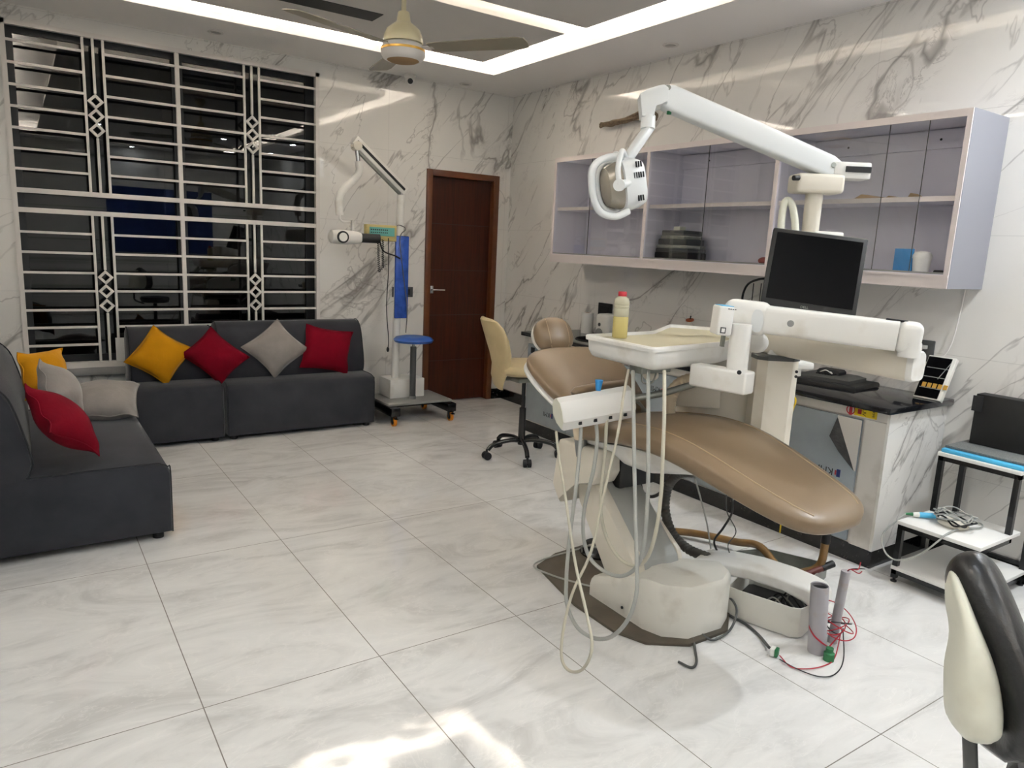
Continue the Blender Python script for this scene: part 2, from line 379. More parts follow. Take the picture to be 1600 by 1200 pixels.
# ceiling: soffit ring, raised field, hanging panels
SX0, SX1, SY0, SY1 = -3.85, -.60, -7.7, -.60
LIP = 2.895
b = B()
b.bx(XL, 0, SY1, 0, HC, LIP); b.bx(XL, 0, YR, SY0, HC, LIP); b.bx(XL, SX0, SY0, SY1, HC, LIP); b.bx(SX1, 0, SY0, SY1, HC, LIP)
b.bx(XL, 0, YR, 0, 3.04, 3.12)
G = .14
b.bx(XL, 0, SY1 + G, 0, LIP, 3.04); b.bx(XL, 0, YR, SY0 - G, LIP, 3.04); b.bx(XL, SX0 - G, SY0 - G, SY1 + G, LIP, 3.04); b.bx(SX1 + G, 0, SY0 - G, SY1 + G, LIP, 3.04)
struct(b.obj('ceiling', 'ceil', smooth=False))
panels = [(-3.55, -.885, -1.907, -.89), (-3.55, -.865, -4.35, -2.09), (-3.55, -.885, -7.4, -4.55)]
for i, (x0, x1, y0, y1) in enumerate(panels):
    b = B(); b.bx(x0, x1, y0, y1, HC, LIP); b.bx(x0 + .2, x1 - .2, y0 + .2, y1 - .2, LIP, 3.04)
    p = struct(b.obj('ceiling_panel', 'panel', smooth=False))
# cove led strips lying behind the lips
b = B(); z0, z1 = LIP + .001, LIP + .012
for (x0, x1, y0, y1) in ((SX0, SX1, SY1 + .06, SY1 + .09), (SX0, SX1, SY0 - .09, SY0 - .06), (SX0 - .09, SX0 - .06, SY0, SY1), (SX1 + .06, SX1 + .09, SY0, SY1)):
    b.bx(x0, x1, y0, y1, z0, z1)
s = struct(b.obj('trim_1', 'led', smooth=False))
b = B()
for (x0, x1, y0, y1) in panels[1:]:
    b.bx(x0 + .1, x1 - .1, y1 - .13, y1 - .10, z0, z1)
struct(b.obj('trim_2', 'led2', smooth=False))
o = B().bx(-2.62, -1.955, -1.46, -1.285, HC - .003, HC + .001).obj('ceiling_slot', 'black_slot', smooth=False)
tag(o, 'long dark recessed slot in the ceiling panel left of the fan', 'vent')
# baseboards
struct(B().bx(-.125, 0, -.02, 0, 0, .10).obj('baseboard_back', 'granite', smooth=False))
struct(B().bx(WX1 - 2.6, DX0 - .0, -.016, 0, 0, .10).obj('baseboard_back_left', 'granite', smooth=False))
b = B(); b.bx(-.02, 0, -1.17, -.02, 0, .10); b.bx(-.02, 0, YR, -4.19, 0, .10)
struct(b.obj('baseboard_right', 'granite', smooth=False))
# window
wn = bpy.data.objects.new('window_1', None); COL.objects.link(wn); wn.location = (-2.89, 0, WZ0); W[wn.name] = Matrix.Translation(wn.location); struct(wn)
b = B(); fw = .03
b.bx(WX0, WX0 + fw, -.02, .02, WZ0, WZ1); b.bx(WX1 - fw, WX1, -.02, .02, WZ0, WZ1); b.bx(WX0, WX1, -.02, .02, WZ1 - fw, WZ1); b.bx(WX0, WX1, -.03, .02, WZ0 - .02, WZ0 + .02)
b.obj('outer_frame', 'bars', wn, smooth=False)
b = B(); xm = -2.89
b.bx(xm - .014, xm + .014, -.012, .012, WZ0, WZ1)
for z in (1.705, 1.578): b.bx(WX0, WX1, -.013, .011, z - .016, z + .016)
VB = (-3.47, -3.35, -2.428, -2.318); q = .008
for x in VB:
    b.bx(x - q, x + q, -.009, .009, 1.705, WZ1); b.bx(x - q, x + q, -.009, .009, WZ0, 1.578)
for x, zs in ((-3.41, (2.375, 2.085, 1.19, .885)), (-2.373, (2.375, 2.085, 1.19, .885))):
    b.bx(x - q, x + q, -.009, .009, zs[0], WZ1); b.bx(x - q, x + q, -.009, .009, 1.705, zs[1])
    b.bx(x - q, x + q, -.009, .009, zs[2], 1.578); b.bx(x - q, x + q, -.009, .009, WZ0, zs[3])
for x0, x1 in ((WX0, -3.47), (-3.35, xm), (xm, -2.428), (-2.318, WX1)):
    for z in (2.635, 2.5, 2.366, 2.233, 2.1, 1.97, 1.842, 1.435, 1.302, 1.166, 1.04, .908, .787, .662): b.bx(x0, x1, -.007, .007, z - .008, z + .008)
b.obj('grille', 'bars', wn, smooth=False)
for x in (-3.41, -2.373):
    for z in (2.323, 2.23, 2.136, 1.138, 1.04, .937):
        b = B()
        mt = Matrix.Translation((x, 0, z)) @ Matrix.Rotation(pi / 4, 4, 'Y')
        h, tk = .0355, .016
        for sx, sz, lx, lz in ((0, h - tk / 2, 2 * h, tk), (0, -h + tk / 2, 2 * h, tk), (h - tk / 2, 0, tk, 2 * h - 2 * tk), (-h + tk / 2, 0, tk, 2 * h - 2 * tk)):
            b.box((sx, 0, sz), (lx, .024, lz), mt)
        b.obj('diamond', 'bars', wn, smooth=False)
b = B()
for x0, x1, yy in ((WX0, -2.84, .085), (-2.98, WX1, .115)):
    f2 = .07
    b.bx(x0, x0 + f2, yy, yy + .03, WZ0, WZ1); b.bx(x1 - f2, x1, yy, yy + .03, WZ0, WZ1); b.bx(x0 + f2, x1 - f2, yy, yy + .03, WZ1 - .06, WZ1); b.bx(x0 + f2, x1 - f2, yy, yy + .03, WZ0, WZ0 + .06)
b.obj('sash', 'alu', wn, smooth=False)
for x0, x1, yy in ((WX0 + .07, -2.91, .098), (-2.91, WX1 - .07, .128)):
    B().bx(x0, x1, yy, yy + .006, WZ0 + .06, WZ1 - .06).obj('pane', 'winglass', wn, smooth=False)
struct(B().bx(WX0 - .02, WX1 + .02, -.05, .0, WZ0 - .075, WZ0 - .02, .004).obj('trim_3', 'stucco'))
# dark yard wall outside the window
struct(B().bx(-5.2, -.4, 1.9, 2.0, -.2, 3.6).obj('yard_wall', 'stucco', smooth=False))
struct(B().bx(-5.2, -.4, .2, 1.9, -.2, -.05).obj('yard_floor', 'stucco', smooth=False))
# door
dr = bpy.data.objects.new('door_1', None); COL.objects.link(dr); dr.location = (-.5, 0, 0); W[dr.name] = Matrix.Translation(dr.location); struct(dr)
b = B(); jw = .055
b.bx(DX0, DX0 + jw, -.02, .12, 0, DZ, .004); b.bx(DX1 - jw, DX1, -.02, .12, 0, DZ, .004); b.bx(DX0 + jw, DX1 - jw, -.02, .12, DZ - jw, DZ, .004)
b.obj('door_frame', 'door_dark', dr)
B().bx(DX0 + jw, DX1 - jw, .045, .085, .012, DZ - jw).obj('door_leaf', 'wood', dr, smooth=False)
for z in (.40, .83, 1.245, 1.66):
    B().bx(DX0 + jw, DX1 - jw, .0435, .0455, z - .004, z + .004).obj('groove', 'grout', dr, smooth=False)
b = B(); b.bx(DX0 + jw + .03, DX0 + jw + .06, .035, .046, 1.03, 1.10, .003); b.cyl((DX0 + jw + .045, .045, 1.065), (DX0 + jw + .045, .005, 1.065), .009)
b.tube([(DX0 + jw + .045, .004, 1.065), (DX0 + jw + .09, .0, 1.065), (DX0 + jw + .16, .004, 1.063)], .008, sm=4)
b.obj('door_handle', 'chrome', dr)
# a dark blue banner on the wall behind the camera (it shows in the window glass)
tag(B().bx(-2.6, -.9, YR, YR + .01, 1.1, 2.2).obj('wall_banner', 'poster', smooth=False), 'dark blue banner on the wall facing the window, seen mirrored in the glass', 'banner')

# ------------------------------------------------------------------ ceiling lights
def downlight(x, y, lit, label, group, z=HC, k=1.):
    t = thing('downlight', label, 'ceiling light', (x, y, z), 0, group)
    B().lathe([(.036, 0), (.036, -.006), (.052, -.006), (.055, -.0), (.055, .002)], (x, y, z), seg=24).obj('trim_ring', 'bars', t)
    B().lathe([(.036, -.002), (.001, -.003)], (x, y, z), seg=24).obj('lens', 'lens' if lit else 'lensoff', t)
    if lit: area('lamp_light', (0, 0, -.012), .07, .07, DOWN_W * k, (.84, .92, 1), parent=t, shape='DISK')
    return t
for x, y, l in ((-.223, -2.196, 'small unlit round downlight above the middle of the wall cabinet'), (-2.679, -.271, 'small unlit round downlight in the soffit above the window'),
             (-.60, -.14, 'small unlit round downlight in the soffit near the wooden door'), (-.62 - .45, -2.75, 'small unlit round downlight at the upper edge in the panel')):
    downlight(x, y, False, l, 'unlit downlights')
for x, y in ((-.36, -5.15), (-.28, -6.6), (-4.05, -3.4), (-4.05, -5.4), (-2.2, -7.95), (-1.3, -5.4), (-2.9, -5.4), (-1.3, -6.8), (-2.9, -6.8)):
    downlight(x, y, True, 'small lit round downlight in the ceiling behind or above the camera', 'lit downlights', k=4.6 if y == -5.15 else 1.)

# ------------------------------------------------------------------ ceiling fan
FX, FY, FZ = -2.224, -2.317, 2.45
t = thing('ceiling_fan', 'cream ceiling fan with three long blades hanging from the ceiling', 'fan', (FX, FY, FZ))
B().cyl((FX, FY, FZ + .1), (FX, FY, 2.86), .0125).obj('rod', 'fan', t)
B().lathe([(.002, .62 - .22), (.05, .40), (.055, .37), (.03, .33), (.014, .32)], (FX, FY, FZ), seg=28).obj('canopy_cup', 'fan', t)
B().lathe([(.026, .17), (.030, .165), (.036, .125), (.042, .118), (.052, .112), (.085, .085), (.098, .055), (.102, .03), (.100, .022), (.085, .02)], (FX, FY, FZ)).obj('motor_cap', 'fan', t)
B().lathe([(.085, .022), (.104, .012), (.112, -.005), (.113, -.012)], (FX, FY, FZ)).obj('motor_ring', 'bars', t)
B().lathe([(.1135, -.008), (.1135, -.019), (.11, -.02)], (FX, FY, FZ)).obj('gold_band', 'gold', t)
B().lathe([(.112, -.018), (.112, -.035), (.100, -.055), (.085, -.062), (.08, -.06)], (FX, FY, FZ)).obj('motor_bowl', 'bars', t)
B().lathe([(.082, -.06), (.07, -.066), (.002, -.068)], (FX, FY, FZ)).obj('bottom_plate', 'card', t)
for an, L in ((200, .70), (307, .67), (80, .55)):
    a = radians(an); d = Vector((cos(a), sin(a), 0)); n = Vector((-sin(a), cos(a), 0))
    mt = basis(Vector((FX, FY, FZ - .004)), d, n, Vector((0, 0, 1))) @ Matrix.Rotation(radians(-9), 4, 'X')
    B().box((.125, 0, 0), (.09, .03, .004), mt).obj('blade_bracket', 'bars', t)
    pl = [(.15, -.045), (.2, -.055), (L - .05, -.068), (L - .008, -.055), (L, -.01), (L - .01, .045), (L - .05, .062), (.2, .05), (.15, .045)]
    b = B().prism(pl, -.002, .002); bmesh.ops.transform(b.bm, matrix=mt, verts=b.bm.verts); b.obj('blade', 'fanblade', t, smooth=False)
# security camera
t = thing('dome_camera', 'white dome security camera on the soffit above the back wall', 'camera', (-1.11, -.10, HC))
B().lathe([(.05, 0), (.05, -.02), (.042, -.028)], (-1.11, -.10, HC)).obj('base', 'white', t)
B().ellip((-1.11, -.10, HC - .045), (.038, .038, .038)).obj('dome', 'white', t)
dd = (CAM + Vector((.5, 0, -.8)) - Vector((-1.11, -.10, HC))).normalized()
B().cyl(Vector((-1.11, -.10, HC - .045)) + dd * .02, Vector((-1.11, -.10, HC - .045)) + dd * .039, .022).obj('lens', 'black', t)

# ================================================================== SOFAS
def sofa(name, label, x0, x1, y_front, y_back, seat_h, back_h, nfeet=(0, 1), loc=None, rotz=0.):
    """built facing -y, later turned"""
    t = thing(name, label, 'sofa', loc or (0, 0, 0), rotz, 'charcoal sofa sections')
    L = x1 - x0
    prof = [(y_front, .035), (y_front, seat_h - .045), (y_front + .012, seat_h - .018), (y_front + .04, seat_h - .004), (y_front + .12, seat_h + .004), (y_back - .1, seat_h), (y_back - .1, .035)]
    def ex(pr, xa, xb, e=.02):
        rings = []
        cy = sum(p[0] for p in pr) / len(pr); cz = sum(p[1] for p in pr) / len(pr)
        for x, k in ((xa, e), (xa + e * .3, e * .3), (xa + e, 0), (xb - e, 0), (xb - e * .3, e * .3), (xb, e)):
            rings.append([Vector((x, y + (cy - y) / max(abs(cy - y), .05) * k * min(1, abs(cy - y) / .05), z + (cz - z) / max(abs(cz - z), .05) * k * min(1, abs(cz - z) / .05))) for y, z in pr])
        return B().rings(rings)
    ex(prof, x0, x1).obj('seat_base', 'velvet', t, world=False)
    bp = [(y_back - .02, .035), (y_back - .27, .035), (y_back - .27, seat_h - .02), (y_back - .30, seat_h + .06), (y_back - .285, seat_h + .16), (y_back - .24, back_h - .10), (y_back - .20, back_h - .035),
          (y_back - .155, back_h - .006), (y_back - .10, back_h), (y_back - .05, back_h - .02), (y_back - .025, back_h - .07)]
    ex(bp, x0 + .004, x1 - .004, .022).obj('backrest', 'velvet', t, world=False)
    for x in (x0 + .014, x1 - .014):
        B().tube([(x, y, z) for y, z in bp[2:10]], .004, seg=6, sm=4).obj('piping', 'piping', t, world=False)
        B().tube([(x, y, z) for y, z in prof[0:6]], .0035, seg=6, sm=4).obj('piping', 'piping', t, world=False)
    for x in (x0 + .06, x1 - .06):
        for y in (y_front + .06, y_back - .06):
            B().cyl((x, y, 0), (x, y, .04), .025).obj('foot', 'black', t, world=False)
    return t
sofa('sofa_section', 'narrow charcoal velvet sofa section under the window beside the corner, mustard cushion on it', -3.328, -2.752, -.565, -.045, .425, .80)
sofa('sofa_section', 'wide charcoal velvet sofa section under the window, beside the x-ray stand, grey cushion on it', -2.742, -1.588, -.565, -.045, .415, .83)
# left sofa: local x runs along the room's y; faces +x
sofa('sofa_section', 'long charcoal velvet sofa section at the left edge with its back to the left wall', 0, 1.46, -.60, .25, .385, .82,
     loc=(-3.978, -2.25, 0), rotz=pi / 2)
for_cush = 'velvet cushions on the sofas'
def pillow(label, c, u, v, thick, m, N=16, pinch=.10):
    """c centre, u and v half-edge vectors"""
    c, u, v = Vector(c), Vector(u), Vector(v); n = u.cross(v).normalized()
    b = B(); sides = []
    for s in (1, -1):
        g = []
        for i in range(N + 1):
            row = []
            for j in range(N + 1):
                a, e = -1 + 2 * i / N, -1 + 2 * j / N
                h = (max(0, 1 - a * a) ** .55) * (max(0, 1 - e * e) ** .55)
                ka = 1 - pinch * (1 - e * e) * abs(a) ** 3 * 0.9; ke = 1 - pinch * (1 - a * a) * abs(e) ** 3 * 0.9
                wob = .012 * sin(7 * a + 3 * e) * (1 - h) * (abs(a) + abs(e)) / 2
                row.append(b.bm.verts.new(c + u * a * ka + v * e * ke + n * (s * h * thick + wob)))
            g.append(row)
        sides.append(g)
        for i in range(N):
            for j in range(N): b.bm.faces.new((g[i][j], g[i + 1][j], g[i + 1][j + 1], g[i][j + 1]))
    bmesh.ops.remove_doubles(b.bm, verts=b.bm.verts, dist=.0005)
    root = W_center(c)
    t = thing('cushion', label, 'cushion', root, 0, for_cush)
    o = b.obj('cushion_cover', m, t, ang=60)
    pts = []
    for i in range(0, N): pts.append((-1 + 2 * i / N, -1))
    for i in range(0, N): pts.append((1, -1 + 2 * i / N))
    for i in range(0, N): pts.append((1 - 2 * i / N, 1))
    for i in range(0, N): pts.append((-1, 1 - 2 * i / N))
    P = []
    for a, e in pts:
        ka = 1 - pinch * (1 - e * e) * abs(a) ** 3 * 0.9; ke = 1 - pinch * (1 - a * a) * abs(e) ** 3 * 0.9
        wob = .012 * sin(7 * a + 3 * e) * (abs(a) + abs(e)) / 2
        P.append(c + u * a * ka + v * e * ke + n * wob)
    B().tube(P, .0035, seg=6, sm=1, closed=True).obj('seam', m, t)
    return t
def W_center(c): return (c[0], c[1], c[2])
def pillow4(label, q, thick, m):
    """q: 4 corners in order"""
    q = [Vector(p) for p in q]; c = sum(q, Vector()) / 4
    u = ((q[1] - q[0]) + (q[2] - q[3])) / 4; v = ((q[3] - q[0]) + (q[2] - q[1])) / 4
    return pillow(label, c, u, v, thick, m)
def lean(u, v, off=0.):
    # meets the leaning front of the back sofa: y = -.40 + .30 (z-.43)
    d = ray(u, v); k = .30
    tt = (-.40 - off - .43 * k - CAM.y + CAM.z * k) / (d.y - k * d.z)
    return CAM + d * tt
pillow4('mustard yellow cushion on the narrow window sofa section', [lean(241, 508), lean(192, 566), lean(262, 602), lean(302, 546)], .075, 'yellow')
pillow4('crimson cushion leaning between the mustard and grey cushions of the window sofa', [lean(327, 509, .03), lean(284, 556, .03), lean(342, 600, .03), lean(392, 560, .03)], .075, 'crimson')
pillow4('grey diamond-set cushion on the wide window sofa section, between two crimson ones', [lean(432, 493), lean(378, 548), lean(428, 585), lean(484, 552)], .075, 'greyv')
pillow4('crimson cushion at the end of the window sofa nearest the x-ray stand', [lean(481, 503), lean(466, 577), lean(545, 581), lean(549, 522)], .07, 'crimson')
# cushions leaning on the left sofa's backrest
A_ = onz(158, 712, .44); Bv = onx(36, 600, -3.985); Bv = Vector((-4.02, A_.y + .02, .0)); Bv = ony(36, 600, A_.y + .08)
ax1 = (A_ - Bv) / 2; mid = (A_ + Bv) / 2; nn = Vector((.72, -.10, .62)); nn = (nn - ax1.normalized() * nn.dot(ax1.normalized())).normalized()
ax2 = ax1.normalized().cross(nn) * .27
pillow('crimson cushion at the near end of the left sofa, tipped against its backrest', mid, (ax1 + ax2) / 2 * .98, (ax1 - ax2) / 2 * .98, .085, 'crimson')
g1 = ony(60, 562, -1.72); g2 = ony(128, 655, -1.72)
ax1 = (g2 - g1) / 2; mid = (g1 + g2) / 2; nn = Vector((.75, -.22, .5)); nn = (nn - ax1.normalized() * nn.dot(ax1.normalized())).normalized(); ax2 = ax1.normalized().cross(nn) * .25
pillow('grey cushion standing between the crimson and mustard ones on the left sofa', mid, (ax1 + ax2) / 2, (ax1 - ax2) / 2, .08, 'greyv')
g1 = ony(26, 552, -1.42); g2 = ony(112, 612, -1.42)
ax1 = (g2 - g1) / 2; mid = (g1 + g2) / 2; nn = Vector((.6, -.45, .45)); nn = (nn - ax1.normalized() * nn.dot(ax1.normalized())).normalized(); ax2 = ax1.normalized().cross(nn) * .25
pillow('mustard cushion on the left sofa, mostly hidden behind a grey one', mid, (ax1 + ax2) / 2, (ax1 - ax2) / 2, .07, 'yellow')
gc = onz(163, 628, .48)
pillow('grey cushion lying flat at the far end of the left sofa', gc + Vector((0, 0.05, 0)), Vector((.185, -.03, .0)), Vector((.03, .19, .06)), .095, 'greyv')
# things in the corner under the window
t = thing('floor_box', 'low black and silver box standing in the corner between the two sofas', 'box', (-3.56, -.32, 0))
B().bx(-3.82, -3.36, -.45, -.12, 0, .41, .005).obj('casing', 'mgrey', t)
B().bx(-3.80, -3.38, -.43, -.14, .405, .414).obj('glass_top', 'gloss', t, smooth=False)
B().bx(-3.68, -3.40, -.453, -.449, .30, .37).obj('front_slot', 'black', t, smooth=False)
t = thing('white_leaflet', 'white card standing on the window ledge beside the narrow sofa section', 'leaflet', (-3.335, -.035, WZ0 + .02))
B().bx(-3.375, -3.29, -.045, -.040, WZ0 + .02, .71).obj('sheet', 'paper', t, smooth=False)
B().bx(-3.318, -3.312, -.0462, -.045, .58, .64).obj('printed_mark', 'ink', t, smooth=False)

# ================================================================== X-RAY STAND
t = thing('xray_stand', 'white mobile dental x-ray unit on a wheeled platform beside the wooden door', 'medical equipment', (-1.25, -.35, 0))
b = B(); b.bx(-1.49, -.90, -.60, -.16, .155, .175, .004); b.obj('platform', 'mgrey', t)
b = B()
b.bx(-1.50, -1.42, -.68, -.12, .085, .155, .006); b.bx(-.98, -.90, -.68, -.12, .085, .155, .006); b.bx(-1.42, -.98, -.42, -.34, .10, .15)
b.obj('base_frame', 'bmetal', t)
for (x, y) in ((-1.46, -.64), (-.94, -.65), (-1.46, -.16), (-.94, -.16)):
    wh = B().cyl((x - .013, y, .036), (x + .013, y, .036), .036, seg=24).obj('caster_wheel', 'orange', t)
    B().cyl((x - .0145, y, .036), (x + .0145, y, .036), .022, seg=20).obj('hub', 'rubber', wh)
    b = B(); b.bx(x - .02, x - .016, y - .018, y + .018, .03, .085); b.bx(x + .016, x + .02, y - .018, y + .018, .03, .085); b.bx(x - .02, x + .02, y - .022, y + .022, .078, .086)
    b.bx(x - .012, x + .012, y - .06, y - .02, .066, .072); b.obj('caster_fork', 'bmetal', wh)
B().bx(-1.385, -1.065, -.40, -.17, .175, .335, .006).obj('control_box', 'white', t)
B().cyl((-1.30, -.30, .33), (-1.27, -.30, 1.86), .032, seg=22).obj('column', 'white', t)
B().bx(-1.335, -1.215, -.36, -.335, .85, 1.53, .008).obj('wrapped_pad', 'bluewrap', t)
# screen box
p0 = ony(573, 350, -.36); p1 = ony(622, 374, -.36)
b = B().bx(p0.x, -1.335, -.37, -.30, p1.z - .02, p0.z + .0, .004); b.obj('control_panel', 'olive', t)
B().bx(p0.x + .02, -1.355, -.373, -.369, p1.z + .02, p0.z - .02).obj('panel_face', 'teal', t, smooth=False)
for i in range(8):
    for k in range(2): pass
b = B()
for i in range(9): b.bx(p0.x + .03 + i * .017, p0.x + .04 + i * .017, -.3745, -.3728, p0.z - .045, p0.z - .035)
for i in range(9): b.bx(p0.x + .03 + i * .017, p0.x + .04 + i * .017, -.3745, -.3728, p0.z - .066, p0.z - .058)
b.obj('printed_marks', 'ink', t, smooth=False)
# folded arm
E0 = ony(629, 296, -.31); E1 = ony(557, 222, -.36); E2 = ony(560, 258, -.36); E3 = ony(531, 308, -.38); E4 = ony(531, 336, -.38)
mt = frame((E0 + E1) / 2, E1 - E0, (0, 0, 1)); L = (E1 - E0).length + .06
B().box((0, 0, 0), (L, .05, .075), mt, .008).obj('upper_arm', 'white', t)
B().box((.0, -.028, -.0), (L * .92, .004, .02), mt).obj('arm_slot', 'black', t, smooth=False)
B().box((.0, .028, -.0), (L * .92, .004, .02), mt).obj('arm_slot', 'black', t, smooth=False)
B().box((-.0, 0, -.045), (L * .9, .03, .02), mt).obj('spring_rail', 'galv', t)
B().cyl(E1 + Vector((0, .035, -.03)), E1 + Vector((0, -.035, -.03)), .035).obj('joint', 'cream', t)
B().cyl(Vector((-1.27, -.30, 1.84)), E0, .022).obj('joint_pin', 'chrome', t)
B().cyl(E1 + Vector((0, 0, -.03)), E2, .016).obj('joint_pin', 'chrome', t)
b = B(); b.tube([E2 + Vector((0, 0, .03)), E2 + Vector((0, 0, -.07)), E3 + Vector((.0, 0, .02)), E4], .029, seg=16, sm=3); b.obj('lower_arm', 'white', t)
H = ony(548, 371, -.40)
b = B(); b.tube([E4, E4 + Vector((0, 0, -.03)), E4 + Vector((.03, 0, -.05)), E4 + Vector((.09, 0, -.05)), E4 + Vector((.11, 0, -.08)), H + Vector((.02, .0, .05))], .009, seg=8, sm=3)
b.bx(H.x + .005, H.x + .012, H.y - .02, H.y + .02, H.z + .03, H.z + .13); b.obj('yoke', 'white', t)
hx = ony(518, 370, -.40).x; tx = ony(555, 372, -.40).x; bx_ = ony(588, 372, -.42).x
b = B().rings([superring((x, -.42 - k * .02, H.z), (0, 1, 0), (0, 0, 1), r, r2, 24, 2.2) for x, r, r2, k in
    ((hx - .03, .02, .02, 0), (hx - .01, .05, .05, 0), (hx + .05, .066, .056, 0), (hx + .11, .068, .056, 0), (tx, .05, .047, 1), (tx + .03, .036, .036, 1))])
b.obj('tube_head', 'white', t)
B().cyl((hx + .06, -.48, H.z), (hx + .06, -.492, H.z), .046, seg=28).obj('dial_ring', 'black', t)
B().cyl((hx + .06, -.49, H.z), (hx + .06, -.4955, H.z), .033, seg=28).obj('dial_face', 'white', t)
b = B().cyl((tx + .02, -.44, H.z), (bx_ + .01, -.46, H.z), .036, seg=24); b.obj('cone', 'black', t)
def coil(p, q, r, n, sm=1):
    p, q = Vector(p), Vector(q); d = (q - p); a = d.orthogonal().normalized(); c = d.normalized().cross(a)
    return [p + d * (i / (n * 8)) + (a * cos(i * pi / 4) + c * sin(i * pi / 4)) * r for i in range(n * 8 + 1)]
c0 = ony(591, 374, -.39); c1 = ony(592, 425, -.39); c2 = ony(604, 412, -.39); c3 = ony(618, 400, -.37)
B().tube(coil(c0, c1, .009, 16), .0028, seg=5, sm=1).obj('coiled_cord', 'black', t)
B().tube(coil(c0 + Vector((.035, -.01, 0)), c1 + Vector((.03, -.01, .04)), .008, 15), .0028, seg=5, sm=1).obj('coiled_cord', 'black', t)
B().tube(coil(c1, c2, .006, 5) , .0025, seg=5, sm=1).obj('coiled_cord', 'black', t)
B().tube([c0 + Vector((.01, 0, 0)), ony(599, 392, -.38), c3, ony(625, 404, -.36)], .006, seg=7).obj('cord', 'black', t)
B().tube([ony(607, 372, -.37), ony(607, 420, -.37), ony(604, 480, -.37), ony(607, 530, -.37), ony(606, 545, -.37)], .004, seg=7).obj('hand_cord', 'black', t)
B().ellip(ony(606, 546, -.37), (.012, .012, .022)).obj('hand_switch', 'black', t)
B().tube([ony(615, 362, -.34), ony(622, 352, -.34), ony(634, 358, -.33), ony(625, 372, -.38), ony(629, 420, -.38), ony(636, 480, -.38), ony(634, 520, -.38)], .004, seg=7).obj('cord', 'dgrey', t)
# stool standing on the platform
sy = -.46; sx = ony(645, 590, sy).x
t = thing('round_stool', 'blue round stool seat on a grey gas lift, standing on the x-ray platform', 'stool', (sx, sy, .175))
zt = onz(640, 530, 0).z
z_seat = ony(636, 530, sy).z
B().lathe([(.001, .024), (.10, .024), (.15, .014), (.168, -.005), (.157, -.024), (.08, -.026), (.001, -.026)], (sx, sy, z_seat), seg=36).obj('seat', 'bluev', t)
B().cyl((sx, sy, z_seat - .024), (sx, sy, z_seat - .07), .011).obj('piston', 'chrome', t)
B().lathe([(.016, z_seat - .07 - .19), (.024, z_seat - .075 - .19)], (sx, sy, .19), seg=20, cap=True)
B().cyl((sx, sy, .20), (sx, sy, z_seat - .065), .026, seg=22).obj('gas_lift_cover', 'dgrey', t)
B().cyl((sx, sy, .175), (sx, sy, .20), .03).obj('foot_collar', 'mgrey', t)
# socket plates on the back wall
t = thing('wall_socket', 'dark grey wall plate behind the blue wrapped pad of the x-ray stand', 'socket', (-1.10, 0, 1.04))
B().bx(-1.20, -1.00, -.012, 0, 1.0, 1.09, .003).obj('plate', 'dgrey', t)
B().bx(-1.17, -1.03, -.014, -.011, 1.02, 1.07).obj('rocker', 'black', t, smooth=False)

# ================================================================== WALL CABINET
CY0, CY1, CX, CZ0, CZ1 = -4.235, -1.155, -.345, 1.38, 2.185
t = thing('wall_cabinet', 'long lilac wall cabinet with sliding glass doors on the right wall', 'cabinet', (0, (CY0 + CY1) / 2, CZ0))
b = B(); th = .022
b.bx(CX + .003, -.001, CY0, CY0 + th, CZ0, CZ1); b.bx(CX + .003, -.001, CY1 - th, CY1, CZ0, CZ1); b.bx(CX + .003, -.001, CY0 + th, CY1 - th, CZ1 - th, CZ1)
b.bx(CX + .003, -.001, CY0 + th, CY1 - th, CZ0 + .045, CZ0 + .065); b.bx(-.012, -.002, CY0 + th, CY1 - th, CZ0 + .065, CZ1 - th)
b.bx(CX + .003, -.001, CY0 + th, CY1 - th, CZ0, CZ0 + .01)
for y in (-2.2, -3.23): b.bx(CX + .003, -.012, y - .011, y + .011, CZ0 + .065, CZ1 - th)
b.obj('carcass', 'lilac', t, smooth=False)
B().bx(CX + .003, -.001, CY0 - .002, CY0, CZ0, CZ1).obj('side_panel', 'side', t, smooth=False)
b = B(); b.bx(-.03, -.012, CY0 + th, CY1 - th, CZ1 - .12, CZ1 - .03); b.obj('hanging_rail', 'lilac', t, smooth=False)
b = B()
b.bx(CX - .004, CX + .003, CY0, CY1, CZ1 - th - .012, CZ1); b.bx(CX - .004, CX + .003, CY0, CY1, CZ0, CZ0 + .052)
for y in (CY0 + .012, CY1 - .012, -2.2, -3.23): b.bx(CX - .004, CX + .003, y - .012, y + .012, CZ0 + .052, CZ1 - th - .012)
b.bx(CX - .010, CX - .004, CY0, CY1, CZ0 + .05, CZ0 + .062)
b.obj('face_edging', 'lilac_edge', t, smooth=False)
for y0, y1 in ((CY0 + th, -3.241), (-3.219, -2.211), (-2.189, CY1 - th)):
    B().bx(CX + .035, -.013, y0, y1, 1.785, 1.805).obj('shelf', 'lilac', t, smooth=False)
    B().bx(CX + .031, CX + .035, y0, y1, 1.783, 1.807).obj('shelf_edging', 'lilac_edge', t, smooth=False)
for y0, y1, k in ((-4.045, -3.30, 0), (-3.85, -3.245, 1), (-2.72, -2.213, 0), (-2.70, -3.217, 1), (-1.60, -1.18, 0), (-2.18, -1.62, 1)):
    B().bx(CX + .006 + k * .010, CX + .010 + k * .010, min(y0, y1), max(y0, y1), CZ0 + .072, CZ1 - th - .006).obj('glass_door', 'cabglass', t, smooth=False)
    ye = min(y0, y1) + .001
    B().bx(CX + .0055 + k * .010, CX + .0105 + k * .010, ye - .001, ye + .001, CZ0 + .072, CZ1 - th - .006).obj('glass_edge', 'dgrey', t, smooth=False)
b = B(); b.bx(CX + .004, CX + .024, CY0 + th, CY1 - th, CZ0 + .065, CZ0 + .074); b.obj('door_track', 'mgrey', t, smooth=False)
b = B()
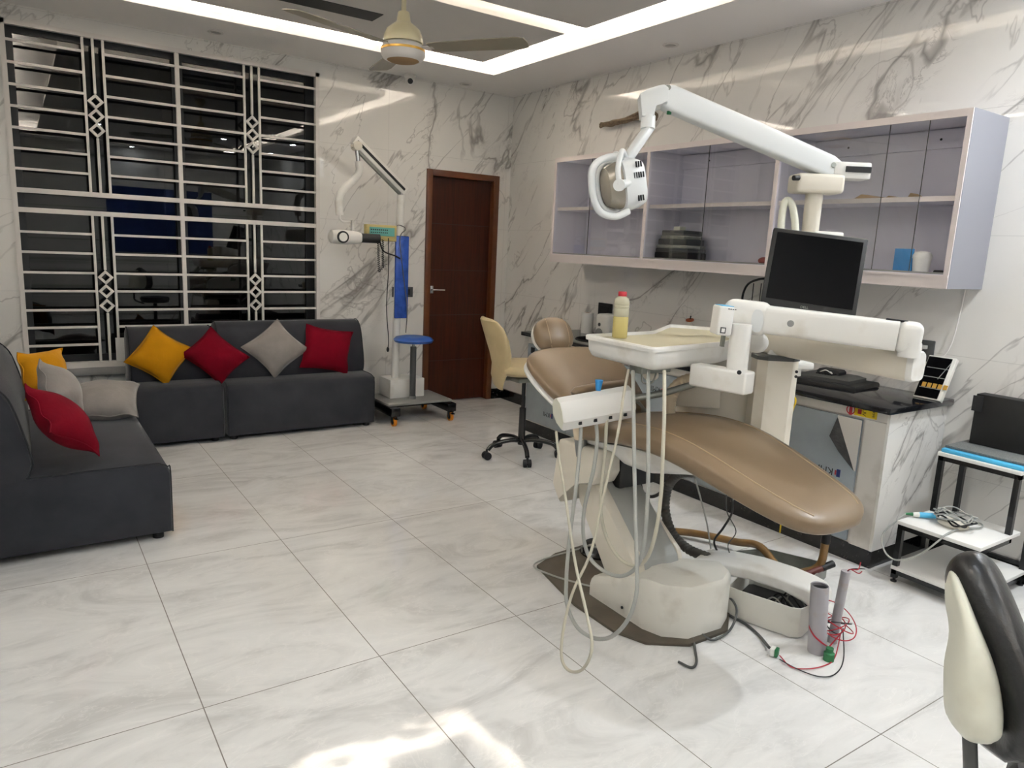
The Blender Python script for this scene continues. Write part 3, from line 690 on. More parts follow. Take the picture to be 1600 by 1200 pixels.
for y in (-3.95, -3.45, -2.95, -2.45, -1.95, -1.45): b.cyl((-.031, y, CZ1 - .075), (-.029, y, CZ1 - .075), .006)
b.obj('fixing_screw', 'ink', t)
# things in the cabinet
def boxthing(name, label, cat, x0, x1, y0, y1, z0, z1, m, part='body', bev=.004, group=None):
    t = thing(name, label, cat, ((x0 + x1) / 2, (y0 + y1) / 2, z0), 0, group); B().bx(x0, x1, y0, y1, z0, z1, bev).obj(part, m, t); return t
zb = CZ0 + .066
yb = [onx(1399, 400, -.25), onx(1428, 400, -.25)]
tag(B().bx(-.26, -.25, yb[1].y, yb[0].y, zb, zb + .115).obj('blue_card', 'blue', smooth=False), 'small blue card standing at the right of the cabinet bottom, beside a white tub', 'card')
yt = onx(1440, 410, -.24).y
t = thing('plastic_tub', 'small white round tub with a domed lid in the cabinet, right of the blue card', 'container', (-.24, yt, zb))
B().lathe([(.036, 0), (.042, .07)], (-.24, yt, zb)).obj('tub', 'paper', t); B().lathe([(.044, .07), (.044, .085), (.034, .10), (.012, .106), (.001, .107)], (-.24, yt, zb)).obj('lid', 'white', t)
yt = onx(1470, 423, -.27).y
tag(B().bx(-.285, -.255, yt - .03, yt + .03, zb, zb + .018, .006).obj('black_clip', 'black'), 'small black piece at the right end of the cabinet floor', 'clip')
ys = onx(1061, 390, -.2).y
t = thing('instrument_stack', 'stack of dark and silver plastic instrument trays behind the middle glass door', 'trays', (-.19, ys, zb))
for i, (hw, z0_, h_, m_) in enumerate(((.155, 0, .05, 'black'), (.15, .05, .025, 'dgrey'), (.145, .075, .022, 'galv'), (.13, .097, .04, 'dgrey'), (.11, .137, .022, 'galv'), (.10, .159, .035, 'dgrey'))):
    B().bx(-.28, -.10, ys - hw, ys + hw * .95, zb + z0_, zb + z0_ + h_, .006).obj('tray', m_, t)
B().bx(-.22, -.16, ys - .01, ys + .05, zb + .194, zb + .222, .006).obj('small_case', 'ivory', t)
yr = onx(1190, 405, -.2).y
tag(B().ellip((-.2, yr - .02, zb + .022), (.03, .04, .022)).obj('red_sachet', mat('dull red', '8B3A34', .6)), 'dull red lump at the corner of the cabinet floor left of the monitor', 'sachet')
for (u0, u1, v, hh, lab) in ((1334, 1384, 303, .03, 'long torn strip of brown cardboard on the cabinet shelf, leftmost of three'), (1384, 1413, 302, .018, 'small torn piece of brown cardboard on the cabinet shelf, between two others'),
                        (1422, 1438, 302, .028, 'small folded piece of brown cardboard on the cabinet shelf, rightmost of three')):
    a_ = onx(u0, v, -.2).y; c_ = onx(u1, v, -.2).y; ym = (a_ + c_) / 2; hw = abs(a_ - c_) / 2
    b = B().prism([(ym - hw, 1.8055), (ym + hw, 1.8055), (ym + hw * .6, 1.8055 + hh * .5), (ym + hw * .3, 1.8055 + hh), (ym - hw * .2, 1.8055 + hh * .8), (ym - hw * .8, 1.8055 + hh * .5)], -.23, -.16, 0)
    tag(b.obj('cardboard_scrap', 'card', smooth=False), lab, 'cardboard', 'cardboard scraps on the shelf')
# bundle of dry wire above the cabinet
t = thing('wire_bundle', 'twisted bundle of brown wire sticking out of the wall above the cabinet', 'wires', (0, -1.5, 2.44))
for k in range(9):
    y0 = -1.33 - .01 * random.random(); pts = [(-.05 + .012 * random.uniform(-1, 1), y0, 2.45 + .012 * random.uniform(-1, 1))]
    for j in range(1, 7):
        pts.append((-.045 + .025 * random.uniform(-1, 1), y0 - j * .085, 2.445 + .035 * sin(j * .9 + k) * random.uniform(.3, 1) * (j / 5) + .006 * j))
    pts.append((.0, y0 - .56, 2.45 + .02 * random.uniform(-1, 1)))
    B().tube(pts, .013 if k < 5 else .006, seg=7, sm=5).obj('strand', 'wire', t)

# ================================================================== COUNTER
KY0, KY1, KX = -4.167, -1.19, -.54
t = thing('base_cabinet', 'long white base cabinet with marble end and film-covered doors along the right wall', 'cabinet', (-.27, -2.7, 0))
B().bx(KX + .012, -.001, KY0 + .012, KY1, .09, .788).obj('carcass', 'cabwhite', t, smooth=False)
B().bx(KX, -.001, KY0, KY0 + .012, .09, .788).obj('end_panel', 'marble_end', t, smooth=False)
B().bx(KX + .002, -.001, KY0 + .002, KY1, 0, .09).obj('plinth', 'granite', t, smooth=False)
b = B(); b.bx(KX, KX + .012, KY0 + .012, KY1, .735, .788); b.bx(KX, KX + .012, KY0 + .013, -4.045, .09, .733); b.obj('face_frame', 'cabwhite', t, smooth=False)
B().bx(KX - .003, KX + .0, KY0, KY0 + .014, .09, .788).obj('corner_trim', 'white', t, smooth=False)
yd = -4.035; k = 0
while yd < KY1 - .1:
    w_ = .575
    b = B().bx(KX - .006, KX + .011, yd + .004, min(yd + w_ - .004, KY1), .10, .725, .002)
    d = b.obj('cabinet_door', 'film', t)
    # printed words on the film
    for zz in (.62, .43, .20):
        mt = basis(Vector((KX - .0068, yd + .16 if k == 0 else yd + .25, zz)), Vector((0, 1, 0)), Vector((0, 0, -1)), Vector((-1, 0, 0)))
        if k == 0 and zz == .62: continue
        # printed upside down, so the word reads from the right
        text_bm('KMI', .052, mt).obj('printed_word', 'ink', d, smooth=False)
        B().bx(KX - .0072, KX - .006, mt.translation.y - .082, mt.translation.y - .062, zz - .02, zz + .02).obj('printed_flag', 'navy', d, smooth=False)
        B().bx(KX - .0073, KX - .006, mt.translation.y - .06, mt.translation.y - .052, zz - .012, zz + .012).obj('printed_bar', 'red', d, smooth=False)
    if k >= 4:
        B().bx(KX - .009, KX - .006, yd + .45, yd + .50, .655, .70).obj('latch', 'ink', d, smooth=False)
    yd += w_; k += 1
# the torn flap of film
fl = [onx(1309, 652, KX - .006), onx(1296, 681, KX - .03), onx(1310, 705, KX - .035), onx(1334, 736, KX - .008)]
b = B(); b.bm.faces.new([b.bm.verts.new(p) for p in (fl[0], fl[1], fl[2], fl[3])]); b.bm.faces.new([b.bm.verts.new(p + Vector((-.002, 0, 0))) for p in reversed((fl[0], fl[1], fl[2], fl[3]))])
b.obj('torn_film_flap', mat('black film back', '2B2A28', .35, noise=.5, nscale=25, bump=.6, bscale=60), t)
b = B(); pp = [onx(1290, 645, 0), onx(1310, 652, 0)]
q0, q1, q2, q3 = onx(1309, 652, KX - .0065), onx(1334, 736, KX - .0065), onx(1348, 667, KX - .0065), onx(1310, 650, KX - .0065)
B().quad(q0 + Vector((0, 0, 0)), q1, Vector((q1.x, -4.033, q1.z)), Vector((q1.x, -4.033, .723)), Vector((q1.x, q0.y, .723))).obj('bare_door_surface', 'cabwhite', t, smooth=False)
# stickers
s1 = onx(1339, 640, KX); 
B().bx(KX - .002, KX, -4.10, -3.985, .742, .786).obj('yellow_sticker', 'sticker', t, smooth=False)
mt = basis(Vector((KX - .0025, -4.035, .764)), Vector((0, 0, 1)), Vector((0, 1, 0)), Vector((-1, 0, 0)))
mt = basis(Vector((KX - .0025, -4.035, .764)), Vector((0, 0, -1)), Vector((0, -1, 0)), Vector((-1, 0, 0)))
text_bm('UV', .026, mt).obj('printed_word', 'ink', t, smooth=False)
mt2 = basis(Vector((KX - .0025, -4.082, .764)), Vector((0, 0, -1)), Vector((0, -1, 0)), Vector((-1, 0, 0)))
text_bm('KMI', .018, mt2).obj('printed_word', 'ink', t, smooth=False)
B().bx(KX - .0026, KX - .002, -4.022, -4.002, .752, .776).obj('printed_square', 'red', t, smooth=False)
cpt = Vector((KX - .001, -3.965, .764))
B().rings([[cpt + Vector((-.001, cos(i * pi / 14) * r, sin(i * pi / 14) * r)) for i in range(28)] for r in (.024, .018)], cap=False).obj('red_seal_ring', 'red', t, smooth=False)
B().bx(KX - .0024, KX - .001, -3.973, -3.957, .738, .79).obj('red_seal_band', 'red', t, smooth=False)
o = B().bx(-.605, -.001, -4.195, -1.165, .79, .82, .004).obj('worktop', 'worktop')
tag(o, 'long glossy black granite worktop on the base cabinet', 'worktop')
# on the worktop, back to front
def onw(u, v): p = onz(u, v, .82); return p
px, py = onw(918, 520).x, onw(918, 520).y; px = min(px, -.10)
t = thing('tissue_roll', 'white paper towel roll standing on the worktop below a dark socket', 'tissue', (px, py, .82))
b = B().cyl((px, py, .82), (px, py, .985), .048, seg=28); b.obj('paper_roll', 'paper', t); B().cyl((px, py, .985), (px, py, .9855), .018).obj('core_hole', 'card', t)
t = thing('dark_sink_bowl', 'oval black sink rim in the worktop behind the headrest', 'sink', (-.33, -1.83, .82))
b = B(); b.lathe([(.13, .002), (.14, .009), (.15, .002)], (-.33, -1.75, .82), cap=False); b.obj('rim', 'gloss', t); B().lathe([(.135, .003), (.001, .003)], (-.33, -1.75, .82)).obj('basin', 'black', t)
py2 = -1.62
t = thing('dispenser', 'white plastic soap dispenser box on the worktop, half hidden by the yellow bottle', 'dispenser', (-.10, py2, .82))
B().bx(-.16, -.02, py2 - .08, py2 + .075, .82, 1.0, .025, 3).obj('body', 'white', t); B().cyl((-.161, py2 + .02, .915), (-.165, py2 + .02, .915), .014).obj('button', 'dgrey', t)
B().cyl((-.155, py2 + .02, .84), (-.163, py2 + .02, .84), .045).obj('grey_patch', 'mgrey', t)
t = thing('wall_socket', 'black wall socket plate above the paper towel roll', 'socket', (0, -1.47, 1.03))
B().bx(-.014, 0, -1.56, -1.40, .965, 1.07, .003).obj('plate', 'ink', t); B().bx(-.017, -.013, -1.53, -1.43, .99, 1.045).obj('rocker', 'black', t, smooth=False)
p = onx(1078, 500, -.08)
t = thing('tap_cap', 'orange round valve handle with a black stem near the wall behind the instrument tray', 'valve', (-.08, p.y, .82))
B().cyl((-.08, p.y, .82), (-.08, p.y, p.z - .004), .012).obj('valve_stem', 'white', t); B().lathe([(.001, .008), (.028, .004), (.028, -.004), (.001, -.006)], (-.08, p.y, p.z), axis=(-.3, -.1, 1)).obj('handle', 'amber', t)
B().cyl((-.08, p.y, p.z), (-.085, p.y - .01, p.z + .03), .004).obj('spindle', 'black', t)
# gooseneck black frame behind the monitor
q_ = [onx(1162, 490, -.12), onx(1160, 465, -.12), onx(1168, 445, -.12), onx(1184, 437, -.12), onx(1200, 437, -.12), onx(1215, 450, -.12), onx(1217, 500, -.12)]
t = thing('black_wire_rack', 'black arched metal rod frame standing on the worktop behind the monitor', 'rack', (-.12, q_[3].y, .82))
pts = [Vector((-.12, q_[0].y, .823))] + q_ + [Vector((-.12, q_[6].y, .823))]
B().tube(pts, .007, seg=8).obj('arch', 'bmetal', t)
for u in (1178, 1190, 1202):
    g = onx(u, 440, -.12); B().cyl((-.12, g.y, .823), (-.12, g.y, g.z - .01), .003).obj('upright', 'bmetal', t)
# monitor lying face down
t = thing('old_monitor', 'black flat monitor lying face down on the worktop', 'monitor', (-.28, -3.6, .82))
P4 = [Vector((-.42, -3.47, 0)), Vector((-.36, -3.87, 0)), Vector((-.06, -3.83, 0)), Vector((-.10, -3.42, 0))]
def slab(P, z0, z1, ins=0):
    c = sum(P, Vector()) / len(P); b = B(); b.rings([[Vector((p.x, p.y, z0)) for p in P], [Vector((p.x, p.y, (z0 * .4 + z1 * .6))) for p in P], [Vector((p.x + (c.x - p.x) * ins, p.y + (c.y - p.y) * ins, z1)) for p in P]]); return b
slab(P4, .821, .845, .03).obj('bezel', 'black', t)
c4 = sum(P4, Vector()) / 4; P5 = [c4 + (p - c4) * .72 for p in P4]; slab(P5, .845, .875, .25).obj('back_shell', 'dgrey', t)
P6 = [c4 + (p - c4) * .3 for p in P4]; slab(P6, .873, .90, .15).obj('mount_block', 'rubber', t)
for i in range(6):
    a_ = c4 + (P4[0] - c4) * .4 + (P4[1] - P4[0]) * (.1 + i * .04); B().box((a_.x, a_.y, .879), (.05, .006, .006)).obj('vent_rib', 'rubber', t)
B().tube([(-.3, -3.62, .885), (-.31, -3.66, .90), (-.30, -3.69, .885), (-.28, -3.67, .89)], .003, seg=6).obj('cable_tie', 'white', t)
# leaning box
t = thing('leaning_panel', 'flat silver and black electric switch box leaning on the wall at the worktop end', 'panel', (-.1, -4.08, .82))
tl = Vector((-.02, -3.985, 1.035)); c_bl = Vector((-.14, -4.02, .825)); wv = Vector((-.02, -.145, -.0)); 
tl = onx(1452, 557, -.05); tr = onx(1492, 562, -.05); bl = onx(1427, 619, -.17); br = onx(1470, 620, -.17); bl.z = br.z = .828
tl = Vector((-.05, tl.y, 1.03)); tr = Vector((-.05, tr.y, 1.03))
mt = frame((tl + tr + bl + br) / 4, (tr - tl), (-1, 0, .5))
wd_, ht_ = (tr - tl).length, (tl - bl).length
Z_ = (mt.to_3x3() @ Vector((0, 0, 1)))
B().box((0, 0, -.018), (wd_ + .01, ht_, .03), mt, .003).obj('casing', 'aged', t)
B().box((-.006, 0, -.001), (wd_ - .012, ht_ - .016, .004), mt).obj('face', 'gloss', t, smooth=False)
b = B()
for yy, rr in ((.05, -18), (-.0, -18), (-.06, -18)): b.box((0, yy, .002), (wd_ - .02, .003, .002), mt @ Matrix.Rotation(radians(0), 4, 'Z'))
b.box((.02, .05, .002), (.003, .10, .002), mt @ Matrix.Rotation(radians(-20), 4, 'Z')); b.obj('line_marking', 'mgrey', t, smooth=False)
b = B()
for i in range(5): b.box((-wd_ / 2 + .028 + i * .026, -.045, .002), (.019, .024, .003), mt)
b.obj('gold_contacts', 'gold', t, smooth=False)
t = thing('wall_socket', 'dark socket plate with a plug on the wall beside the leaning switch box', 'socket', (0, -3.98, 1.04))
B().bx(-.012, 0, -4.06, -3.93, .99, 1.10, .003).obj('plate', 'dgrey', t); B().bx(-.035, -.012, -4.03, -4.0, 1.055, 1.075, .003).obj('plug', 'white', t)
B().tube([(-.035, -4.015, 1.06), (-.06, -4.0, 1.01), (-.07, -4.06, .985), (-.05, -4.12, 1.02), (-.03, -4.15, 1.10), (-.015, -4.16, 1.25), (-.01, -4.165, 1.375)], .004, seg=6).obj('cable', 'bars', t)
# thin cable hanging by the counter front
t = thing('dangling_plug', 'white plug with a yellowish cord hanging in front of the base cabinet', 'cable', (-.62, -3.66, .7))
B().bx(-.645, -.612, -3.695, -3.66, .735, .79, .004).obj('plug', 'white', t)
pts = [Vector((-.63, -3.68, .80)), Vector((-.64, -3.72, .77)), Vector((-.63, -3.70, .70)), Vector((-.6, -3.68, .6)), Vector((-.58, -3.66, .5)), Vector((-.57, -3.67, .3)), Vector((-.58, -3.68, .02))]
B().tube(pts, .004, seg=6).obj('cord', 'sticker', t)

# ================================================================== STEPPED SHELF AT RIGHT
t = thing('stepped_shelf', 'black metal and white board stepped shelf stand against the right wall', 'shelf', (-.3, -4.47, 0))
X0, X1, X2 = -.575, -.29, -.03; Y0, Y1 = -4.645, -4.29; pw = .012
def post(x, y, z0, z1): return B().bx(x - pw, x + pw, y - pw, y + pw, z0, z1)
for x, y, z0, z1 in ((X0 + pw, Y1 - pw, .02, .285), (X0 + pw, Y0 + pw, .02, .285), (X1 + pw, Y1 - pw, .285, .585), (X1 + pw, Y0 + pw, .285, .585), (X2 - pw, Y1 - pw, .02, .585), (X2 - pw, Y0 + pw, .02, .585)):
    post(x, y, z0, z1).obj('post', 'bmetal', t, smooth=False)
def rim(x0, x1, z):
    b = B(); b.bx(x0, x1, Y0, Y0 + .022, z - .022, z); b.bx(x0, x1, Y1 - .022, Y1, z - .022, z); b.bx(x0, x0 + .022, Y0, Y1, z - .022, z); b.bx(x1 - .022, x1, Y0, Y1, z - .022, z); b.obj('shelf_frame', 'bmetal', t, smooth=False)
rim(X0, X2, .062); rim(X0, X1 + .025, .285); rim(X1, X2, .585)
for x0, x1, z in ((X0 - .004, X2, .062), (X0 - .004, X1 + .1, .285), (X1 - .004, X2, .585)):
    B().bx(x0, x1, Y0 - .004, Y1 + .004, z, z + .018, .002).obj('shelf_board', 'paper', t)
for x, y in ((X0 + pw, Y1 - pw), (X0 + pw, Y0 + pw), (X2 - pw, Y1 - pw), (X2 - pw, Y0 + pw)): B().lathe([(.014, 0), (.014, .006), (.006, .008), (.006, .022)], (x, y, 0), seg=14).obj('levelling_foot', 'rubber', t)
zt = .603
o = B().bx(-.285, -.04, -4.65, -4.295, zt, zt + .02, .006).obj('blue_folder', 'skyblue'); tag(o, 'sky blue plastic folder on the top board of the stepped shelf', 'folder')
o = B().bx(-.262, -.02, -4.65, -4.30, zt + .021, zt + .034, .003).obj('grey_board', mat('grey perforated board', '6F716F', .6, noise=.3, nscale=140)); tag(o, 'flat grey textured board lying on the blue folder', 'board')
t = thing('black_case', 'black flat rectangular case standing upright at the wall on the stepped shelf', 'case', (-.06, -4.52, zt + .034))
B().bx(-.105, -.025, -4.66, -4.335, zt + .035, .885, .004).obj('body', 'black', t); B().bx(-.112, -.105, -4.37, -4.325, .80, .875).obj('latch_tab', 'rubber', t, smooth=False)
# handpiece heap on the middle board
zm = .304
t = thing('handpiece', 'blue and white scaler handpiece with its grey cable hanging from the middle shelf board', 'dental tool', (-.45, -4.33, zm))
h0 = Vector((-.47, -4.30, zm + .014)); h1 = Vector((-.40, -4.38, zm + .02))
B().cyl(h0, h0 + (h1 - h0) * .25, .010, .013).obj('white_tip', 'white', t); B().cyl(h0 + (h1 - h0) * .25, h1, .013, .013).obj('grip', 'skyblue', t); B().cyl(h0, h0 - (h1 - h0) * .3, .008, .005).obj('strain_relief', 'green', t)
B().tube([h0 - (h1 - h0) * .3, Vector((-.55, -4.27, .29)), Vector((-.60, -4.24, .22)), Vector((-.62, -4.27, .15)), Vector((-.62, -4.33, .13)), Vector((-.61, -4.42, .19)), Vector((-.60, -4.48, .27)), Vector((-.56, -4.50, .31)), Vector((-.45, -4.50, .312)), Vector((-.33, -4.54, .312)), Vector((-.27, -4.50, .312)), Vector((-.33, -4.42, .312))], .004, seg=7).obj('cable', 'hose', t)
t = thing('cable_heap', 'tangle of black and grey cables wrapped around a beige part on the middle shelf board', 'cables', (-.42, -4.45, zm))
b = B().rings([superring((-.42, -4.46, zm + z), (1, 0, 0), (0, 1, 0), r * .8, r, 20, 2.4) for z, r in ((0.0, .05), (.012, .065), (.028, .058), (.04, .03))]); b.obj('beige_part', 'cream', t)
for k, (m_, r) in enumerate((('black', .004), ('black', .004), ('hose', .0035), ('hose', .0035), ('hose', .003))):
    pts = []
    for j in range(10):
        a = j * 2 * pi / 10 + k; rr = .075 + .02 * random.uniform(-1, 1)
        pts.append((-.42 + rr * .72 * cos(a), -4.455 + rr * 1.1 * sin(a), zm + .012 + .03 * abs(sin(a * 1.5 + k)) + .008 * k))
    B().tube(pts, r, seg=7, sm=5, closed=True).obj('cable_loop', m_, t)

# ================================================================== OPERATOR STOOL (sand)
ox, oy = -1.0, -1.80
t = thing('operator_stool', 'sand-coloured rolling stool with curved backrest behind the dental chair', 'stool', (ox, oy, 0))
B().cyl((ox, oy, .09), (ox, oy, .36), .026, .024).obj('gas_column', 'bmetal', t)
B().cyl((ox, oy, .36), (ox, oy, .60), .014).obj('piston', 'bmetal', t)
wheels = [(-1.277, -1.762), (-1.105, -2.025), (-.76, -1.96), (-.72, -1.66), (-1.03, -1.50)]
for wx, wy in wheels:
    d = Vector((wx - ox, wy - oy, 0)); d = d.normalized() * .27; wx, wy = ox + d.x, oy + d.y
    b = B().tube([(ox, oy, .115), (ox + d.x * .35, oy + d.y * .35, .125), (ox + d.x * .8, oy + d.y * .8, .105), (ox + d.x * .97, oy + d.y * .97, .07)], .016, seg=10, sm=5); b.obj('base_leg', 'bmetal', t)
    pd = Vector((-d.y, d.x, 0)).normalized()
    wl = B(); wl.cyl(Vector((wx, wy, .028)) - pd * .026, Vector((wx, wy, .028)) - pd * .006, .028, seg=20); wl.cyl(Vector((wx, wy, .028)) + pd * .006, Vector((wx, wy, .028)) + pd * .026, .028, seg=20)
    wl.cyl(Vector((wx, wy, .028)) - pd * .01, Vector((wx, wy, .028)) + pd * .01, .012); wl.cyl((wx, wy, .03), (wx, wy, .075), .008)
    wl.obj('caster_wheel', 'rubber', t)
sd = Vector((.95, -.25, 0)).normalized(); sn = Vector((-sd.y, sd.x, 0))   # facing direction, side direction
sc_ = Vector((ox, oy, .65)) - sd * .015
b = B().rings([superring(sc_ + Vector((0, 0, z)), sd, sn, r * 1.06, r * 1.06, 32, 2.6) for z, r in ((-.045, .12), (-.04, .165), (-.02, .19), (.005, .195), (.03, .185), (.045, .15), (.05, .08))]); b.obj('seat', 'tan2', t)
B().bx(ox - .1, ox + .1, oy - .08, oy + .08, .555, .585, .005).obj('seat_bracket', 'galv', t)
B().tube([Vector((ox, oy, .57)), Vector((ox, oy, .57)) + sd * .12 - sn * .1, Vector((ox, oy, .555)) + sd * .22 - sn * .14], .004, seg=6).obj('lever', 'chrome', t)
bc_ = Vector((ox, oy, 0)) - sd * .20
rings = []
for z, off, hw, th_ in ((.50, .02, .05, .012), (.53, .0, .08, .02), (.60, -.01, .12, .03), (.68, .0, .15, .035), (.76, -.02, .175, .035), (.86, -.055, .19, .035), (.94, -.085, .18, .032), (.985, -.105, .15, .026), (1.0, -.11, .10, .012)):
    r = []
    for i in range(32):
        a = 2 * pi * i / 32; ca, sa = cos(a), sin(a)
        s_ = math.copysign(abs(ca) ** .8, ca) * hw; n_ = math.copysign(abs(sa) ** .8, sa) * th_
        curve = (s_ / .19) ** 2 * .055
        r.append(bc_ + sn * s_ + sd * (off + n_ + curve) + Vector((0, 0, z)))
    rings.append(r)
B().rings(rings).obj('backrest', 'tan2', t)
B().tube([bc_ + sd * .0 + Vector((0, 0, .57)), Vector((ox, oy, .57)) - sd * .1, Vector((ox, oy, .57))], .012, seg=8).obj('back_bracket', 'galv', t)

# ================================================================== DENTAL CHAIR
CXc = -1.74
t = thing('dental_chair', 'dental treatment chair with tan leather upholstery on a white lift base', 'dental chair', (CXc, -3.95, 0))
CH = t
# dark floor sheet
pl = [(-1.99, -3.37), (-1.83, -3.30), (-1.56, -3.28), (-1.50, -3.5), (-1.52, -4.12), (-1.66, -4.225), (-1.88, -4.225), (-2.02, -4.13), (-2.07, -4.0), (-2.07, -3.75)]
B().prism(pl, .0, .014, 2, .003).obj('floor_plate', 'plate', t)
# base cover
pl = [(-1.96, -3.72), (-1.965, -4.05), (-1.94, -4.13), (-1.86, -4.195), (-1.68, -4.205), (-1.59, -4.16), (-1.555, -4.08), (-1.55, -3.72)]
b = B(); pv = [Vector((x, y, .014)) for x, y in pl]; cc = Vector((-1.755, -3.97, 0))
def ztop(y): return .10 + (.225 - .10) * min(1, max(0, (-3.72 - y) / .22))
def lift(p, k, dz): q = Vector((cc.x + (p.x - cc.x) * k, cc.y + (p.y - cc.y) * k, 0)); q.z = ztop(q.y) + dz; return q
b.rings([pv, [lift(p, 1, -.035) for p in pv], [lift(p, .985, -.015) for p in pv], [lift(p, .95, -.003) for p in pv], [lift(p, .88, 0) for p in pv], [lift(p, .4, .002) for p in pv]])
b.obj('base_cover', 'aged', t)
B().cyl((-1.967, -3.93, .05), (-1.963, -3.93, .05), .006).obj('cover_screw', 'ink', t)
# lift arm: side plates and grey face
b = B()
prof = [(-3.78, .06), (-3.96, .19), (-3.95, .25), (-3.70, .53), (-3.71, .66), (-3.50, .66), (-3.46, .52), (-3.50, .40)]
b.prism([(-3.81, .10), (-3.97, .17), (-3.94, .25), (-3.67, .505), (-3.56, .50), (-3.58, .395)], -1.935, -1.875, 0, .006); b.obj('lift_arm_side', 'cream', t)
b = B().prism([(-3.80, .08), (-3.97, .17), (-3.945, .235), (-3.60, .56), (-3.50, .52), (-3.50, .40)], -1.875, -1.68, 0, .006); b.obj('lift_arm', 'armgrey', t)
B().prism([(-3.78, .10), (-3.97, .16), (-3.94, .25), (-3.58, .50), (-3.52, .44)], -1.68, -1.655, 0, .006).obj('lift_arm_side', 'cream', t)
B().cyl((-1.79, -3.70, .478), (-1.79, -3.706, .485), .015).obj('bolt_cap', 'cream', t)
B().prism([(-3.44, .44), (-3.50, .36), (-3.60, .50), (-3.70, .50), (-3.735, .56), (-3.72, .665), (-3.47, .655)], -1.985, -1.84, 0, .015, 3).obj('arm_housing', 'cream', t)
B().bx(-1.83, -1.62, -3.72, -3.50, .47, .67, .01).obj('tilt_mechanism', 'black', t)
# underside shell of the seat
rs = []
for y, z, hw, dz in ((-3.56, .665, .20, .01), (-3.62, .672, .22, .03), (-3.78, .69, .225, .05), (-3.84, .70, .225, .105), (-3.94, .71, .225, .115), (-4.06, .712, .215, .085), (-4.18, .70, .19, .04), (-4.26, .69, .15, .01)):
    rs.append([Vector((CXc + hw * 1.0 * math.copysign(abs(cos(a)) ** .7, cos(a)), y, z + .01 - (dz * abs(sin(a)) ** .7 if sin(a) < 0 else -.004))) for a in [2 * pi * i / 28 for i in range(28)]])
B().rings(rs).obj('seat_shell', 'white', t)
# seat and leg cushion
rs = []
secs = [(-3.56, .715, .21, .022), (-3.572, .717, .245, .040), (-3.61, .721, .264, .047), (-3.75, .748, .27, .05), (-3.90, .770, .273, .052), (-4.03, .777, .272, .054), (-4.15, .768, .268, .054), (-4.28, .742, .255, .052),
        (-4.42, .706, .240, .048), (-4.54, .675, .218, .044), (-4.62, .655, .19, .04), (-4.665, .643, .15, .033), (-4.69, .636, .10, .022), (-4.70, .633, .05, .01)]
for i, (y, z, hw, hz) in enumerate(secs):
    a = secs[max(i - 1, 0)]; c = secs[min(i + 1, len(secs) - 1)]
    tg = Vector((0, c[0] - a[0], c[1] - a[1])).normalized(); up = Vector((1, 0, 0)).cross(tg); up = up if up.z > 0 else -up
    if i > 9: up = (up * .6 + Vector((0, 0, 1)) * .4).normalized()
    rs.append(superring((CXc, y, z), (1, 0, 0), up, hw, hz, 40, 3.8))
RR = [[*map(Vector, x)] for x in zip(*[spline([r[i] for r in rs], 3) for i in range(40)])]
B().rings(RR).obj('seat_cushion', 'tan', t, ang=60)
for i in (6, 14):  # highlight on the cushion's two side creases, put in as lighter tan tubes
    B().tube([r[i] for r in RR[5:-7]], .0028, seg=6, sm=1).obj('seat_crease_highlight', 'tan_light', t)
# backrest
rs = []; rs2 = []
for s_, hw, hz in ((0, .17, .02), (.02, .21, .035), (.08, .235, .042), (.18, .262, .045), (.30, .275, .045), (.38, .268, .042), (.43, .235, .036), (.46, .18, .026), (.475, .10, .012)):
    y, z = -3.565 + s_ * .86, .742 + s_ * .50
    rs.append(superring((CXc, y, z + .02), (1, 0, 0), Vector((0, -.46, .86)).normalized(), hw, hz, 40, 2.8))
    rs2.append(superring((CXc, y + .017, z - .012), (1, 0, 0), Vector((0, -.46, .86)).normalized(), hw + .003, hz * .5, 40, 2.8))
RR = [[*map(Vector, x)] for x in zip(*[spline([r[i] for r in rs], 3) for i in range(40)])]
B().rings(RR).obj('backrest_cushion', 'tan', t, ang=60)
RR = [[*map(Vector, x)] for x in zip(*[spline([r[i] for r in rs2], 3) for i in range(40)])]
B().rings(RR).obj('backrest_shell', 'white', t, ang=60)
# headrest
nrm = Vector((-.12, -.86, .50)).normalized(); xx = Vector((1, -.08, 0)).normalized(); yy = nrm.cross(xx).normalized()
mt = basis(Vector((CXc + .02, -3.05, 1.055)), xx, yy, nrm)
hd = B(); mt = mt @ Matrix.Diagonal((1.07, 1.07, 1.07, 1))
rr_ = []
for k, (r, h) in enumerate(((.001, -.042), (.6, -.04), (.9, -.028), (1, -.004), (.96, .02), (.8, .040), (.5, .052), (.2, .055), (.001, .055))):
    rr_.append([mt @ Vector((.103 * r * math.copysign(abs(cos(a)) ** .85, cos(a)), .088 * r * math.copysign(abs(sin(a)) ** .85, sin(a)), h - .55 * (.103 * r * cos(a)) ** 2)) for a in [2 * pi * i / 32 for i in range(32)]])
hd.rings(rr_).obj('headrest', 'tan', t, ang=70)
for sgn in (-1, 1):
    B().tube([mt @ Vector((sgn * .045, -.075, .030)), mt @ Vector((sgn * .052, -.03, .0475)), mt @ Vector((sgn * .052, .03, .0475)), mt @ Vector((sgn * .045, .075, .030))], .0022, seg=6, sm=5).obj('headrest_seam', 'tan_light', t)
rr_ = [[p - nrm * .02 + (-nrm * .03 if k == 0 else Vector()) for p in [mt @ Vector((.108 * r * cos(a), .094 * r * sin(a), h)) for a in [2 * pi * i / 32 for i in range(32)]]] for k, (r, h) in enumerate(((.4, -.03), (.8, -.03), (.98, -.015), (1, -.0)))]
B().rings(rr_).obj('headrest_shell', 'white', t)
